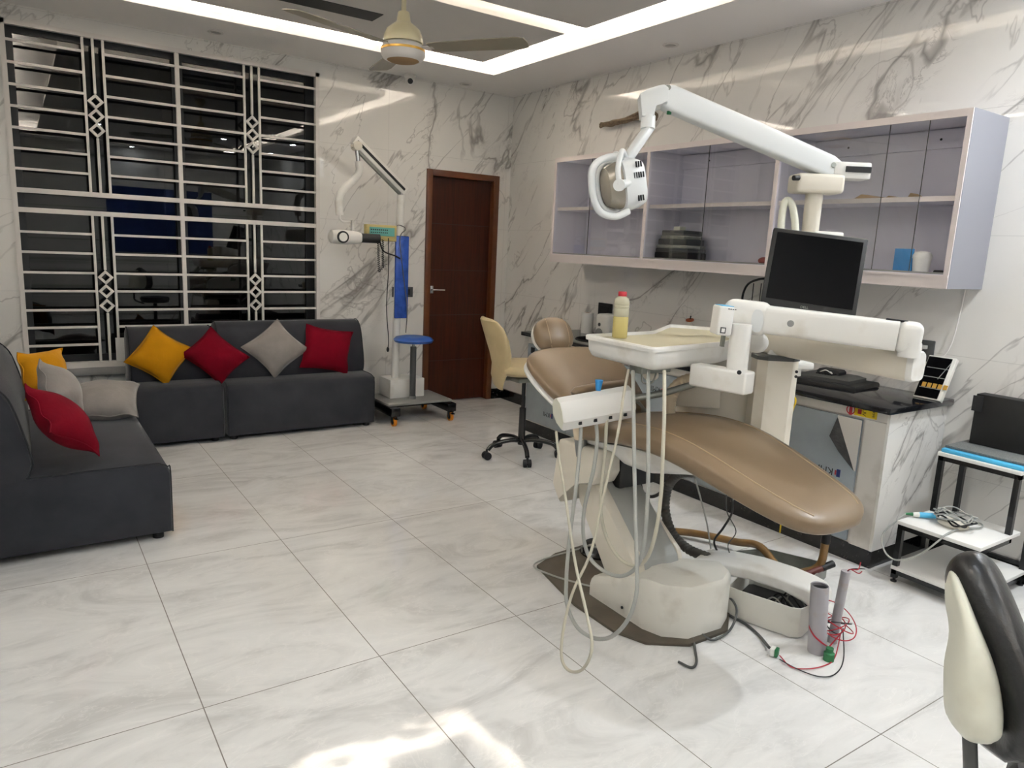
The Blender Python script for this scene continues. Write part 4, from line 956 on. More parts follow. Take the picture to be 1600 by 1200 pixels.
B().box((0, 0, 0), (.06, .20, .014), frame((CXc, -3.10, .985), (1, 0, 0), (0, -.6, .8))).obj('headrest_stem', 'galv', t)
# arm rest
a0, a1 = at(902, 612, 3.12), at(975, 601, 3.20)
B().tube([a0 + Vector((-.0, 0, -.01)), a0, (a0 + a1) / 2 + Vector((0, 0, .004)), a1], lambda f, i: .022 * (0.35 + .65 * min(1, f * 8)) , seg=14, sm=6).obj('armrest', 'tan', t)
B().tube([a1 + Vector((0, 0, -.02)), Vector((-1.66, -3.52, .86)), Vector((-1.60, -3.55, .80)), Vector((-1.52, -3.58, .70))], .016, seg=10).obj('armrest_post', 'galv', t)

# link cover from base to floor services
def lk(u, v, z): return onz(u, v, z)
b = B(); rs = []
for c_, hw, zt_, zb_ in (((-1.50, -3.93), .095, .19, .13), ((-1.455, -4.03), .092, .21, .145), ((-1.41, -4.15), .088, .22, .16), ((-1.37, -4.28), .085, .218, .158), ((-1.345, -4.36), .082, .21, .135), ((-1.33, -4.40), .078, .20, .11), ((-1.322, -4.425), .060, .18, .11)):
    dv = Vector((-.3, 1, 0)).normalized(); sv = Vector((1, .3, 0)).normalized()
    c = Vector((*c_, (zt_ + zb_) / 2)); rs.append(superring(c, sv, (0, 0, 1), hw, (zt_ - zb_) / 2, 28, 4.5))
b.rings(rs).obj('link_cover', 'white', t)

# services box on the floor
t = thing('junction_box', 'open white metal services box on the floor under the link cover', 'box', (-1.36, -4.26, 0))
JB = [Vector((-1.55, -4.12, 0)), Vector((-1.545, -4.16, 0)), Vector((-1.475, -4.375, 0)), Vector((-1.45, -4.398, 0)), Vector((-1.42, -4.40, 0)), Vector((-1.21, -4.345, 0)), Vector((-1.20, -4.32, 0)), Vector((-1.29, -4.05, 0)), Vector((-1.31, -4.04, 0))]
cj = sum(JB, Vector()) / len(JB)
def up_(P, z, k=1.): return [Vector((cj.x + (p.x - cj.x) * k, cj.y + (p.y - cj.y) * k, z)) for p in P]
B().rings([up_(JB, .004), up_(JB, .128), up_(JB, .13, .985), up_(JB, .12, .96), up_(JB, .012, .96)], cap=True).obj('casing', 'aged', t)
B().rings([up_(JB, .013, .955), up_(JB, .05, .955)], cap=True).obj('dark_interior', 'black', t)
for k in range(6):
    x = -1.48 + .03 * k; B().tube([(x, -4.2 - .01 * k, .05), (x + .02, -4.26, .10 + .01 * (k % 3)), (x + .03, -4.33, .06), (x + .06, -4.30, .05)], .0035, seg=6).obj('wire', 'hose' if k % 2 else 'black', t)
# metal tray
t = thing('metal_trough', 'galvanised metal trough on the floor behind the link cover with hose ends', 'trough', (-1.0, -4.0, 0))
tp = [Vector((-1.14, -3.80, 0)), Vector((-.95, -3.86, 0)), Vector((-.83, -4.12, 0)), Vector((-1.10, -4.20, 0)), Vector((-1.22, -4.0, 0))]
cj = sum(tp, Vector()) / 5
B().rings([up_(tp, .002), up_(tp, .075), up_(tp, .075, .97), up_(tp, .006, .97)], cap=True).obj('tray', 'galv', t)
o = B().tube([(-1.35, -3.30, .04), (-1.2, -3.36, .035), (-1.05, -3.50, .04), (-.98, -3.70, .055), (-.99, -3.85, .09), (-1.02, -3.98, .045)], .019, seg=12).obj('brown_hose', 'brown')
tag(o, 'long brown hose lying on the floor behind the chair base', 'hose')
t = thing('brown_hose', 'short brown hose rising from the floor trough with a black end below the foot cushion', 'hose', (-1.0, -4.1, 0))
e0, e1, e2 = Vector((-1.03, -4.05, .03)), Vector((-.94, -4.14, .09)), Vector((-.93, -4.155, .22))
B().tube([e0, e1, e2], .018, seg=12).obj('hose_body', 'brown', t); B().cyl(e2 - Vector((0, 0, .01)), e2 + Vector((0, 0, .035)), .020).obj('hose_end', 'black', t)
t = thing('hose_stub', 'short dark red-brown hose stub pointing out of the floor trough', 'hose', (-.98, -4.18, 0))
B().cyl((-1.06, -4.12, .055), (-.90, -4.17, .10), .015).obj('stub', mat('dark red rubber', '5A2418', .5), t); B().cyl((-.94, -4.158, .089), (-.88, -4.176, .106), .0165).obj('stub_end', 'black', t)
# floor pipes
p0 = onz(1276, 1018, 0)
t = thing('drain_pipe', 'thick stained grey pipe standing up from the floor beside the services box', 'pipe', (p0.x, p0.y, 0))
pt = onx(1281, 915, p0.x)
B().cyl((p0.x, p0.y, 0), (pt.x, pt.y, pt.z), .034, .033, 24, cap=False).obj('pipe_wall', 'pipe', t)
B().cyl((p0.x, p0.y, .002), (pt.x, pt.y, pt.z - .01), .028, .028, 24).obj('pipe_bore', 'black', t)
B().lathe([(.034, 0), (.031, .003), (.028, 0)], (pt.x, pt.y, pt.z), cap=False).obj('pipe_rim', 'pipe', t)
q0 = onz(1300, 1003, 0); qt = onx(1322, 892, q0.x + .01)
t = thing('conduit_pipe', 'thin lilac grey conduit standing up beside the thick pipe with red wires at its top', 'pipe', (q0.x, q0.y, 0))
B().cyl((q0.x, q0.y, 0), qt, .0185, .0175, 20).obj('conduit', 'pipe', t)
for k, (dx, dz) in enumerate(((.05, .035), (.06, -.004), (.07, .006))):
    B().tube([qt - Vector((0, 0, .01)), qt + Vector((.01, -.01, .008)), qt + Vector((.03 + .006 * k, -.03, .012 * (1 if k != 1 else -.5))), qt + Vector((dx, -dx * .5, dz))], .0022, seg=6).obj('wire', ('redwire', 'redwire', 'black')[k], t)
t = thing('green_valve', 'small green valve at the foot of the two floor pipes', 'valve', (-1.40, -4.55, 0))
gp = onz(1283, 1022, .02)
B().lathe([(.02, 0), (.02, .03), (.014, .035), (.014, .05), (.001, .05)], (gp.x + .02, gp.y - .02, 0), seg=12).obj('valve_body', 'green', t)
t = thing('red_wire_coil', 'coil of thin red and black wire looped around the foot of the floor pipes', 'wires', (q0.x, q0.y, 0))
wc = Vector((q0.x, q0.y, .03))
for k in range(6):
    pts = []; r0 = .032 + .011 * k
    for j in range(9):
        a = j * 2 * pi / 9 + k * .7; pts.append(wc + Vector((cos(a) * r0, sin(a) * r0 * .9, .02 + .05 * (1 + sin(a + k * 1.3)) * (.3 + .12 * k))))
    B().tube(pts, .0024, seg=6, sm=5, closed=True).obj('wire_loop', 'redwire' if k % 3 else 'black', t)
pw_ = [p0 + Vector((cos(a) * .038, sin(a) * .038, .12 - .02 * k)) for k, a in enumerate((1.6, 2.4, 3.2, 4.0, 4.8, 5.5))] + [wc + Vector((.0, -.03, .02))]
B().tube(pw_, .003, seg=6).obj('wire_loop', 'redwire', t)
F3 = lambda u, v, z=.006: onz(u, v, z)
B().tube([F3(1218, 1024, .012), F3(1236, 1042), F3(1262, 1045), F3(1288, 1040), F3(1304, 1028), wc + Vector((0, -.03, .02))], .0022, seg=6).obj('floor_wire', 'redwire', t)
B().tube([F3(1218, 1030, .012), F3(1245, 1045), F3(1280, 1057), F3(1305, 1053), F3(1318, 1030), wc + Vector((.03, -.02, .03))], .0022, seg=6).obj('floor_wire', 'black', t)
t = thing('cable_plug', 'grey cable ending in a white and green connector on the floor tiles', 'plug', tuple(F3(1209, 1022, 0)))
g0 = F3(1204, 1016, .02); g1 = F3(1216, 1020, .02)
mt = frame((g0 + g1) / 2, g1 - g0, (0, 0, 1)); B().box((-.006, 0, 0), (.018, .035, .03), mt, .005).obj('connector', 'white', t); B().box((.009, 0, 0), (.012, .03, .03), mt, .002).obj('terminal', 'green', t)
B().tube([F3(1202, 1012, .015), F3(1185, 992), F3(1165, 975), F3(1146, 965), F3(1130, 955)], .006, seg=8).obj('cable', 'dgrey', t)
o = B().tube([at(1133, 880, 3.0) * 0 + F3(1134, 930, .07), F3(1146, 940, .08), F3(1151, 958, .06), F3(1140, 985, .02), F3(1115, 1000, .012), F3(1098, 992, .012), F3(1088, 984, .012), F3(1083, 992, .01), F3(1086, 1015, .008), F3(1088, 1035), F3(1080, 1043), F3(1060, 1034)], .005, seg=8).obj('frayed_cable', 'dgrey')
tag(o, 'grey cable with a bare end curling on the tiles in front of the chair base', 'cable')

# ================================================================== SERVICE UNIT beside the chair
t = thing('dental_unit', 'cream dental delivery unit with column and swing arms beside the treatment chair', 'dental unit', (-1.36, -4.0, 0))
U = t
# cuspidor body (broad, rounded) and post
cu = Vector((-1.33, -3.80, 0))
rs = []
for z, hw, hd_ in ((.50, .17, .10), (.55, .185, .115), (.80, .19, .12), (.90, .19, .12), (1.02, .19, .12), (1.04, .18, .11)):
    rs.append(superring(cu + Vector((0, 0, z)), Vector((.60, -.80, 0)), Vector((.80, .60, 0)), hw, hd_, 32, 3.2))
b = B().rings(rs[:4]); b.obj('cuspidor_body', 'cream', t)
B().rings([superring(cu + Vector((.06, -.03, z)), Vector((.62, -.78, 0)), Vector((.78, .62, 0)), hw, hd_, 32, 3) for z, hw, hd_ in ((.89, .10, .10), (.98, .115, .11), (1.09, .115, .11), (1.11, .10, .10))]).obj('upper_housing', 'white', t)
B().box((0, 0, 0), (.21, .02, .10), frame(cu + Vector((-.19, -.02, .88)), (.60, -.80, .05), (0, 0, 1)), .008).obj('hose_shelf', 'cream', t)
pc = Vector((-1.355, -4.085, 0))
rs = [superring(pc + Vector((0, 0, z)), Vector((.829, -.557, 0)), Vector((.557, .829, 0)), .088, .06, 8, 9) for z in (.60, 1.085)]
rc = lambda z, k=1.: [pc + Vector((.829, -.557, 0)) * a * .085 * k + Vector((.557, .829, 0)) * c * .06 * k + Vector((0, 0, z)) for a, c in ((-1, -.5), (-.6, -1), (.6, -1), (1, -.5), (1, .7), (.7, 1), (-.7, 1), (-1, .7))]
B().rings([rc(.60), rc(1.075)]).obj('column', 'cream', t)
B().rings([rc(1.075, 1.04), rc(1.09, 1.04), rc(1.095, .98)]).obj('column_cap', 'dgrey', t)
b = B()
for z in (1.025, 1.045): b.cyl(pc + Vector((.829, -.557, 0)) * .068 - Vector((.557, .829, 0)) * .058 + Vector((0, 0, z - .01)), pc + Vector((.829, -.557, 0)) * .068 - Vector((.557, .829, 0)) * .062 + Vector((0, 0, z - .01)), .006)
b.obj('key_lock', 'ink', t)
# carrier that ties the unit to the chair and the floor
b = B(); b.bx(-1.62, -1.25, -4.06, -3.80, .56, .60, .01); b.bx(-1.60, -1.52, -4.0, -3.85, .56, .66, .01); b.obj('carrier_bracket', 'galv', t)
B().cyl((-1.30, -3.95, .15), (-1.30, -3.95, .60), .0, .0) if False else None
# lower cream arm
a0 = Vector((-1.345, -4.06, 1.14)); a1 = at(1427, 575, 2.54); a1.z = 1.135
mt = frame((a0 + a1) / 2, a1 - a0, (0, 0, 1)); L = (a1 - a0).length
rs = []
for k, hh in ((0, .040), (.05, .046), (.5, .05), (.93, .054), (1., .054)):
    x = -L / 2 - .04 + (L + .04) * k; rs.append([mt @ Vector((x, y, z)) for y, z in [(.045 * math.copysign(abs(cos(a)) ** .45, cos(a)), hh * math.copysign(abs(sin(a)) ** .45, sin(a))) for a in [2 * pi * i / 24 for i in range(24)]]])
B().rings(rs).obj('lower_arm', 'cream', t)
rs = []
for x, k in ((L / 2 - .002, 1.0), (L / 2 + .010, 1.0), (L / 2 + .018, .9)):
    rs.append([mt @ Vector((x, .046 * k * math.copysign(abs(cos(a)) ** .45, cos(a)), .055 * k * math.copysign(abs(sin(a)) ** .45, sin(a)))) for a in [2 * pi * i / 24 for i in range(24)]])
B().rings(rs).obj('arm_end_cap', 'white', t)
B().cyl(pc + Vector((0, 0, 1.09)), pc + Vector((0, 0, 1.12)), .035).obj('swivel', 'white', t)
# upper spring arm
h1 = at(1420, 553, 2.50); hz = 1.19
B().cyl((h1.x, h1.y, 1.17), (h1.x, h1.y, 1.22), .036).obj('swivel', 'white', t)
J1 = at(1402, 525, 2.52); J0 = at(1180, 497, 2.72)
mt = frame((J0 + J1) / 2, J1 - J0, (0, 0, 1)); L = (J1 - J0).length
rs = []
for k in (0, .5, 1):
    x = -L / 2 + L * k; rs.append([mt @ Vector((x, .042 * math.copysign(abs(cos(a)) ** .4, cos(a)), .052 * math.copysign(abs(sin(a)) ** .4, sin(a)))) for a in [2 * pi * i / 24 for i in range(24)]])
B().rings(rs).obj('spring_arm', 'white', t)
B().cyl(mt @ Vector((-L / 2 + .13, .042, 0)), mt @ Vector((-L / 2 + .13, .0445, 0)), .016).obj('round_cover', 'lamp', t)
B().cyl(mt @ Vector((-L / 2 + .13, -.042, 0)), mt @ Vector((-L / 2 + .13, -.0455, 0)), .012).obj('round_cover', 'mgrey', t)
# knuckle at far right
mtR = frame(at(1424, 532, 2.5), J1 - J0, (0, 0, 1))
B().box((-.008, 0, .008), (.078, .09, .112), mtR, .026, 4).obj('knuckle', 'white', t)
B().box((-.055, 0, .052), (.07, .02, .008), mtR @ Matrix.Translation((0, 0, .010)), .003).obj('knuckle_slot', 'black', t)
# knuckle at the tray end
mtL = frame(J0, J1 - J0, (0, 0, 1)); hd0 = at(1158, 503, 2.72)
B().box((-.03, 0, .0), (.17, .095, .125), mtL, .035, 4).obj('knuckle', 'white', t)
B().rings([superring(mtL @ Vector((.015, -.0485 - e, -.005)), mtL.to_3x3() @ Vector((1, 0, 0)), (0, 0, 1), .021, .042, 24, 2.6) for e in (0, .003)]).obj('oval_cover', 'lamp', t)
pv = at(1153, 560, 2.70)
pst0 = Vector((pv.x, pv.y, 1.065)); pst1 = Vector((pv.x, pv.y, 1.24))
B().cyl(pst0, pst1, .0385, seg=28).obj('tray_post', 'white', t)
# bracket under the tray
b = B()
bl_ = at(1165, 585, 2.66); bd = at(1092, 582, 2.80)
mt = frame((bl_ + bd) / 2, bd - bl_, (0, 0, 1)); Lb = (bd - bl_).length
b.box((0, 0, -.0), (Lb + .04, .075, .085), frame(Vector(((bl_.x + bd.x) / 2, (bl_.y + bd.y) / 2, 1.03)), Vector((bd.x - bl_.x, bd.y - bl_.y, 0)), (0, 0, 1)), .01, 3)
b.obj('tray_bracket', 'white', t)
kk = at(1155, 582, 2.60); nr = (CAM - kk).normalized()
B().cyl(kk, kk + nr * .006, .008).obj('screw_hole', 'ink', t)
# instrument tray
tp = [Vector(p) for p in ((-2.035, -3.66, 0), (-2.045, -4.065, 0), (-1.60, -4.01, 0), (-1.40, -3.93, 0), (-1.17, -3.58, 0), (-1.29, -3.42, 0), (-1.62, -3.635, 0))]
def rnd(P, r=.03, n=4):
    out = []
    for i, p in enumerate(P):
        a = (P[i - 1] - p).normalized(); c = (P[(i + 1) % len(P)] - p).normalized()
        A_, C_ = p + a * r, p + c * r
        for k in range(n + 1):
            f = k / n; out.append(A_ * (1 - f) ** 2 + p * 2 * f * (1 - f) + C_ * f * f)
    return out
TP = rnd(tp); cj = sum(tp, Vector()) / 7
tray = B().rings([up_(TP, 1.055, .90), up_(TP, 1.062, .93), up_(TP, 1.085, .965), up_(TP, 1.125, .975), up_(TP, 1.127, 1.0), up_(TP, 1.140, 1.005), up_(TP, 1.145, .995), up_(TP, 1.145, .955), up_(TP, 1.130, .94)]).obj('instrument_tray', 'white', t)
B().rings([up_(TP, 1.1302, .935), up_(TP, 1.132, .93)]).obj('tray_mat', 'tape', tray, smooth=False)
# assistant holder: a half-round bar of instrument holders
hl, hr = Vector((-2.235, -3.775, .862)), Vector((-1.935, -3.85, .905))
mt = frame((hl + hr) / 2, hr - hl, (0, 0, 1)); L = (hr - hl).length
sect = [(-.052, -.03), (-.048, .015), (-.03, .045), (0, .058), (.03, .048), (.05, .02), (.05, -.02), (.02, -.05), (-.03, -.068)]
b = B(); b.rings([[mt @ Vector((x, y, z)) for y, z in [(p[0] * k, p[1] * k) for p in sect]] for x, k in ((-L / 2, .95), (-L / 2 + .006, 1), (L / 2 - .006, 1), (L / 2, .95))])
hold = b.obj('instrument_holder', 'white', t, ang=30)
B().rings([[mt @ Vector((x, p[0] * .93, p[1] * .93)) for p in sect] for x in (-L / 2 - .002, -L / 2)]).obj('holder_end', 'ivory', hold)
for i in range(4):
    B().box((-L / 2 + .07 + i * .065, -.040, -.045), (.012, .02, .012), mt).obj('socket', 'black', hold, smooth=False)
cp = mt @ Vector((.02, .0, .058))
B().lathe([(.010, 0), (.014, .028), (.016, .042)], cp, axis=(.05, 0, 1), seg=14).obj('blue_cap', 'blue', hold)
# link arm from the holder back to the unit
B().tube([mt @ Vector((L / 2 - .01, 0, .0)), Vector((-1.80, -3.90, .93)), Vector((-1.62, -3.98, .985)), Vector((-1.42, -4.0, .985)), Vector((-1.36, -4.03, .98))], .014, seg=10).obj('holder_arm', 'galv', t)
# under-tray fittings
B().bx(-1.96, -1.80, -3.93, -3.86, 1.02, 1.056, .004).obj('hanger_rail', 'galv', t)
B().ellip((-1.86, -3.88, 1.005), (.03, .035, .025)).obj('wrapped_valve', 'cream', t)
b = B().tube([Vector((-1.93, -3.9, 1.03)), Vector((-1.93, -3.91, .985)), Vector((-1.90, -3.93, .985)), Vector((-1.88, -3.93, 1.02))], .004, seg=6); b.obj('wire_hook', 'galv', t)
# hoses: (u, v, X)
def hz_(lst): return [onx(u, v, X) for u, v, X in lst]
H1 = [(982, 578, -1.98), (974, 620, -2.06), (965, 680, -2.10), (945, 765, -2.16), (924, 860, -2.24), (895, 925, -2.32), (880, 985, -2.38), (878, 1030, -2.41), (892, 1049, -2.42), (912, 1044, -2.42), (925, 1012, -2.41), (918, 965, -2.38), (903, 900, -2.34), (894, 850, -2.30), (884, 780, -2.26), (873, 710, -2.23), (869, 674, -2.215)]
H2 = [(989, 580, -1.97), (990, 640, -2.05), (991, 720, -2.10), (993, 800, -2.14), (995, 880, -2.18), (994, 930, -2.20), (980, 970, -2.22), (955, 995, -2.24), (928, 997, -2.25), (902, 980, -2.25), (886, 945, -2.25), (885, 905, -2.24), (889, 850, -2.22), (899, 770, -2.19), (906, 700, -2.16), (908, 660, -2.14)]
H3 = [(1013, 580, -1.97), (1013, 640, -2.05), (1013, 700, -2.08), (1012, 780, -2.10), (1006, 850, -2.12), (995, 885, -2.13), (972, 900, -2.14), (945, 893, -2.15), (922, 872, -2.15), (912, 840, -2.15), (913, 795, -2.14), (927, 735, -2.12), (933, 690, -2.10), (931, 657, -2.08)]
H4 = [(1038, 580, -1.96), (1038, 640, -2.04), (1036, 700, -2.07), (1033, 770, -2.08), (1025, 830, -2.09), (1012, 870, -2.09), (994, 884, -2.09), (970, 874, -2.10), (950, 845, -2.10), (940, 810, -2.10), (939, 770, -2.09), (945, 710, -2.07), (948, 655, -2.05)]
for k, (H_, m_, r) in enumerate(((H1, 'hose2', .0055), (H2, 'hose', .0075), (H3, 'hose', .0075), (H4, 'hose2', .007))):
    B().tube(hz_(H_), r, seg=10, sm=6).obj('instrument_hose', m_, t)
# beige suction hose
g = [at(1122, 588, 3.05), at(1085, 592, 3.1), at(1062, 600, 3.12), at(1048, 620, 3.14), at(1045, 650, 3.15), at(1044, 690, 3.17)]
B().tube(g, lambda f, i: .026 + (.003 if i % 2 else 0), seg=14, sm=8).obj('suction_hose', 'beigehose', t)
B().cyl(at(905, 664, 3.08), at(907, 684, 3.10), .030, .028).obj('suction_cup', 'beigehose', t); B().cyl(at(907, 684, 3.10), at(908, 712, 3.13), .028, .022).obj('suction_body', 'mgrey', t)
# light post, light arm
LP = Vector((-1.225, -4.085, 0))
B().cyl(LP + Vector((0, 0, 1.0)), LP + Vector((0, 0, 1.60)), .031, seg=24).obj('light_post', 'white', t)
B().cyl(LP + Vector((0, 0, 1.59)), LP + Vector((0, 0, 1.76)), .033, .034, seg=24).obj('light_post', 'cream', t)
B().box((0, 0, 0), (.17, .10, .03), frame(LP + Vector((-.03, -.0, 1.05)), (.829, -.557, 0), (0, 0, 1)), .01).obj('post_clamp', 'white', t)
B().box((0, 0, 0), (.12, .08, .03), frame(LP + Vector((.05, -.04, 1.585)), (.829, -.557, 0), (0, 0, 1)), .01).obj('post_collar', 'white', t)
A0 = at(1296, 262, 2.92); A1 = at(1040, 152, 2.72)
rt = Vector((.829, -.557, 0))
B().box((0, 0, 0), (.19, .12, .075), frame(LP + Vector((0, 0, 1.785)) - rt * .0, rt, (0, 0, 1)), .015, 3).obj('light_base', 'cream', t)
B().box((0, 0, 0), (.15, .09, .065), frame(at(1325, 268, 2.93), rt, (0, 0, 1)), .008).obj('pivot_block', 'white', t)
B().box((0.02, -.046, .004), (.10, .01, .022), frame(at(1325, 268, 2.93), rt, (0, 0, 1))).obj('pivot_slot', 'black', t, smooth=False)
B().cyl(at(1248, 278, 2.87), at(1240, 278, 2.86), .01).obj('knob', 'black', t)
mt = frame((A0 + A1) / 2, A1 - A0, (0, 0, 1)); L = (A1 - A0).length
rs = []
for k, h in ((0, .034), (.04, .043), (.5, .047), (.96, .046), (1., .036)):
    x = -L / 2 - .02 + (L + .04) * k; rs.append([mt @ Vector((x, .034 * math.copysign(abs(cos(a)) ** .35, cos(a)), h * math.copysign(abs(sin(a)) ** .35, sin(a)))) for a in [2 * pi * i / 24 for i in range(24)]])
B().rings(rs).obj('light_arm', 'lamp', t)
for e, zz in ((A0, -.0), (A1, .02)):
    pp_ = e - f_ * .036 + Vector((0, 0, zz)); B().cyl(pp_, pp_ - f_ * .004, .010).obj('arm_screw', 'galv', t)
B().box((0, 0, -.0), (.012, .012, .05), frame(at(1046, 168, 2.72), (1, 0, 0), (.3, 0, 1))).obj('green_tag', 'green', t, smooth=False)
# elbow + drop
e1 = at(1022, 152, 2.71); e2 = at(1012, 163, 2.70); e3 = at(1013, 180, 2.70); e4 = at(1012, 205, 2.70)
b = B(); pe = [at(u, v, 2.675) for u, v in ((1000, 145), (1012, 139), (1030, 133), (1038, 131), (1046, 136), (1044, 160), (1034, 160), (1024, 163), (1023, 181), (1003, 181))]
b.rings([pe, [p + f_ * .062 for p in pe]]); bmesh.ops.bevel(b.bm, geom=[e for e in b.bm.edges], offset=.005, segments=2, affect='EDGES', profile=.5); b.obj('elbow', 'lamp', t)
B().cyl(at(1013, 180, 2.70), at(1013, 182, 2.70), .024).obj('swivel_gap', 'black', t)
B().cyl(at(1013, 182, 2.70), at(1012, 202, 2.70), .027, .027, seg=24).obj('swivel', 'lamp', t)
s0 = at(1014, 200, 2.70); s1 = at(978, 252, 2.66)
B().box((0, 0, 0), ((s1 - s0).length + .02, .035, .035), frame((s0 + s1) / 2, s1 - s0, (0, 0, 1)), .01, 3).obj('drop_arm', 'lamp', t)
# lamp head : faces left
hc = at(968, 290, 2.66)
LR = -rt; UP = Vector((.03, 0, 1)).normalized()
facing = (LR * .94 - f_ * .25 + Vector((0, 0, -.25))).normalized()
side = facing.cross(UP).normalized(); upv = side.cross(facing).normalized()
# side points towards/away from the viewer
if side.dot(f_) > 0: side = -side
HM = basis(hc, facing, side, upv)
lampo = B()
rs = []
for x, hy, hz2 in ((-.085, .04, .055), (-.078, .065, .078), (-.05, .082, .090), (-.02, .088, .095), (.01, .088, .095), (.012, .08, .087)):
    rs.append(superring(HM @ Vector((x, 0, 0)), side, upv, hy, hz2, 36, 3.2))
head = lampo.rings(rs).obj('lamp_head', 'lamp', t)
B().rings([superring(HM @ Vector((x, 0, 0)), side, upv, hy, hz2, 36, 3.2) for x, hy, hz2 in ((.013, .078, .085), (.06, .06, .066), (.075, .03, .035))]).obj('reflector', 'shade', head)
B().tube([HM @ Vector((.005, 0, .078)), HM @ Vector((.04, 0, .088)), HM @ Vector((.075, 0, .06)), HM @ Vector((.085, 0, 0)), HM @ Vector((.075, 0, -.06)), HM @ Vector((.04, 0, -.088)), HM @ Vector((.005, 0, -.078))], .008, seg=10).obj('front_band', 'lamp', head)
for sg in (1,):
    B().tube([HM @ Vector((-.0, sg * .055, .095)), HM @ Vector((.06, sg * .06, .10)), HM @ Vector((.115, sg * .06, .075)), HM @ Vector((.13, sg * .06, .0)), HM @ Vector((.115, sg * .06, -.075)), HM @ Vector((.06, sg * .06, -.105)), HM @ Vector((-.0, sg * .055, -.095))], .013, seg=12).obj('handle', 'lamp', head)
    pass
B().cyl(HM @ Vector((-.03, .06, .005)), HM @ Vector((.045, .10, .0)), .015).obj('pivot_pin', 'lamp', head); B().cyl(HM @ Vector((.04, .098, .0)), HM @ Vector((.05, .112, .0)), .021).obj('pivot_knob', 'lamp', head)
B().tube([HM @ Vector((.045, .105, .0)), HM @ Vector((.04, .10, .06)), HM @ Vector((.0, .06, .115)), s1, HM @ Vector((-.02, -.05, .115)), HM @ Vector((-.03, -.10, .06)), HM @ Vector((-.03, -.10, .0))], .010, seg=10).obj('yoke', 'lamp', head)
b = B()
for i, (x, z) in enumerate([(-.055 + k * .009, .062) for k in range(3)] + [(-.06 + k * .009, .025) for k in range(5)] + [(-.05 + k * .009, -.055) for k in range(3)]):
    yv = .084
    b.box((x, yv, z), (.003, .008, .020), HM)
b.obj('vent_slot', 'ink', head, smooth=False)
# monitor on the unit
C = [at(1210, 357, 2.80), at(1361, 373, 2.72), at(1333, 498, 2.69), at(1187, 473, 2.77)]
cm = sum(C, Vector()) / 4; ux = ((C[1] - C[0]) + (C[2] - C[3])).normalized(); uz = ((C[0] - C[3]) + (C[1] - C[2])); uz = (uz - ux * uz.dot(ux)).normalized()
wdt = ((C[1] - C[0]).length + (C[2] - C[3]).length) / 2; hgt = ((C[0] - C[3]).length + (C[1] - C[2]).length) / 2
nz = ux.cross(uz).normalized(); nz = nz if nz.dot(CAM - cm) > 0 else -nz
MM = basis(cm, ux, uz, nz)
m2 = thing('monitor', 'black square-shaped monitor mounted on the light post above the swing arm', 'monitor', tuple(cm))
B().box((0, 0, -.012), (wdt, hgt, .024), MM, .004).obj('bezel', 'black', m2)
B().box((0, .006, .0), (wdt * .91, hgt * .86, .003), MM).obj('screen', 'gloss', m2, smooth=False)
B().box((0, 0, -.04), (wdt * .6, hgt * .6, .035), MM, .012).obj('back_shell', 'dgrey', m2)
text_bm('DELL', .013, MM @ Matrix.Translation((-.012, -hgt / 2 + .011, .0008))).obj('printed_word', 'galv', m2, smooth=False)
B().box((0, hgt / 2 + .001, -.014), (wdt * .98, .003, .016), MM).obj('silver_edge', 'galv', m2, smooth=False)
B().tube([MM @ Vector((0, 0, -.05)), LP + Vector((-.03, -.03, 1.42)), LP + Vector((0, 0, 1.42))], .02, seg=10).obj('mount', 'dgrey', m2)
# white hose loop
g = [at(1220, 372, 2.95), at(1221, 345, 2.95), at(1225, 320, 2.95), at(1231, 313, 2.95), at(1238, 322, 2.94), at(1242, 345, 2.94), at(1243, 372, 2.94), at(1243, 400, 2.95)]
B().tube(g, lambda f, i: .014 + (.0012 if i % 2 else 0), seg=12, sm=7).obj('wrapped_hose', 'ivory', t)
# switch box beside the tray joint
vb = at(1128, 500, 2.70)
mt = frame(vb, Vector((.829, -.557, -.05)), (0.02, 0, 1))
m3 = thing('film_viewer', 'small white box with a blue top fixed beside the tray joint of the dental unit', 'device', tuple(vb))
B().box((0, 0, 0), (.055, .10, .108), mt, .008, 3).obj('casing', 'paper', m3)
B().box((.002, .0, .0545), (.045, .09, .002), mt).obj('blue_cover', 'skyblue', m3, smooth=False)
b = B(); b.box((-.006, -.0515, -.034), (.020, .003, .022), mt); b.obj('switch_frame', 'dgrey', m3, smooth=False); B().box((-.006, -.0535, -.034), (.012, .003, .014), mt).obj('switch', 'paper', m3, smooth=False)
b = B()
for i in range(4): b.box((.005 + i * .008, -.051, .045), (.005, .002, .003), mt)
b.obj('vent_slot', 'ink', m3, smooth=False)
B().box((.02, .02, -.075), (.012, .02, .05), mt).obj('mount_pin', 'galv', m3)
# wrapped cable lump between arms
B().ellip(at(1182, 535, 2.9), (.04, .05, .042)).obj('taped_joint', 'white', t)
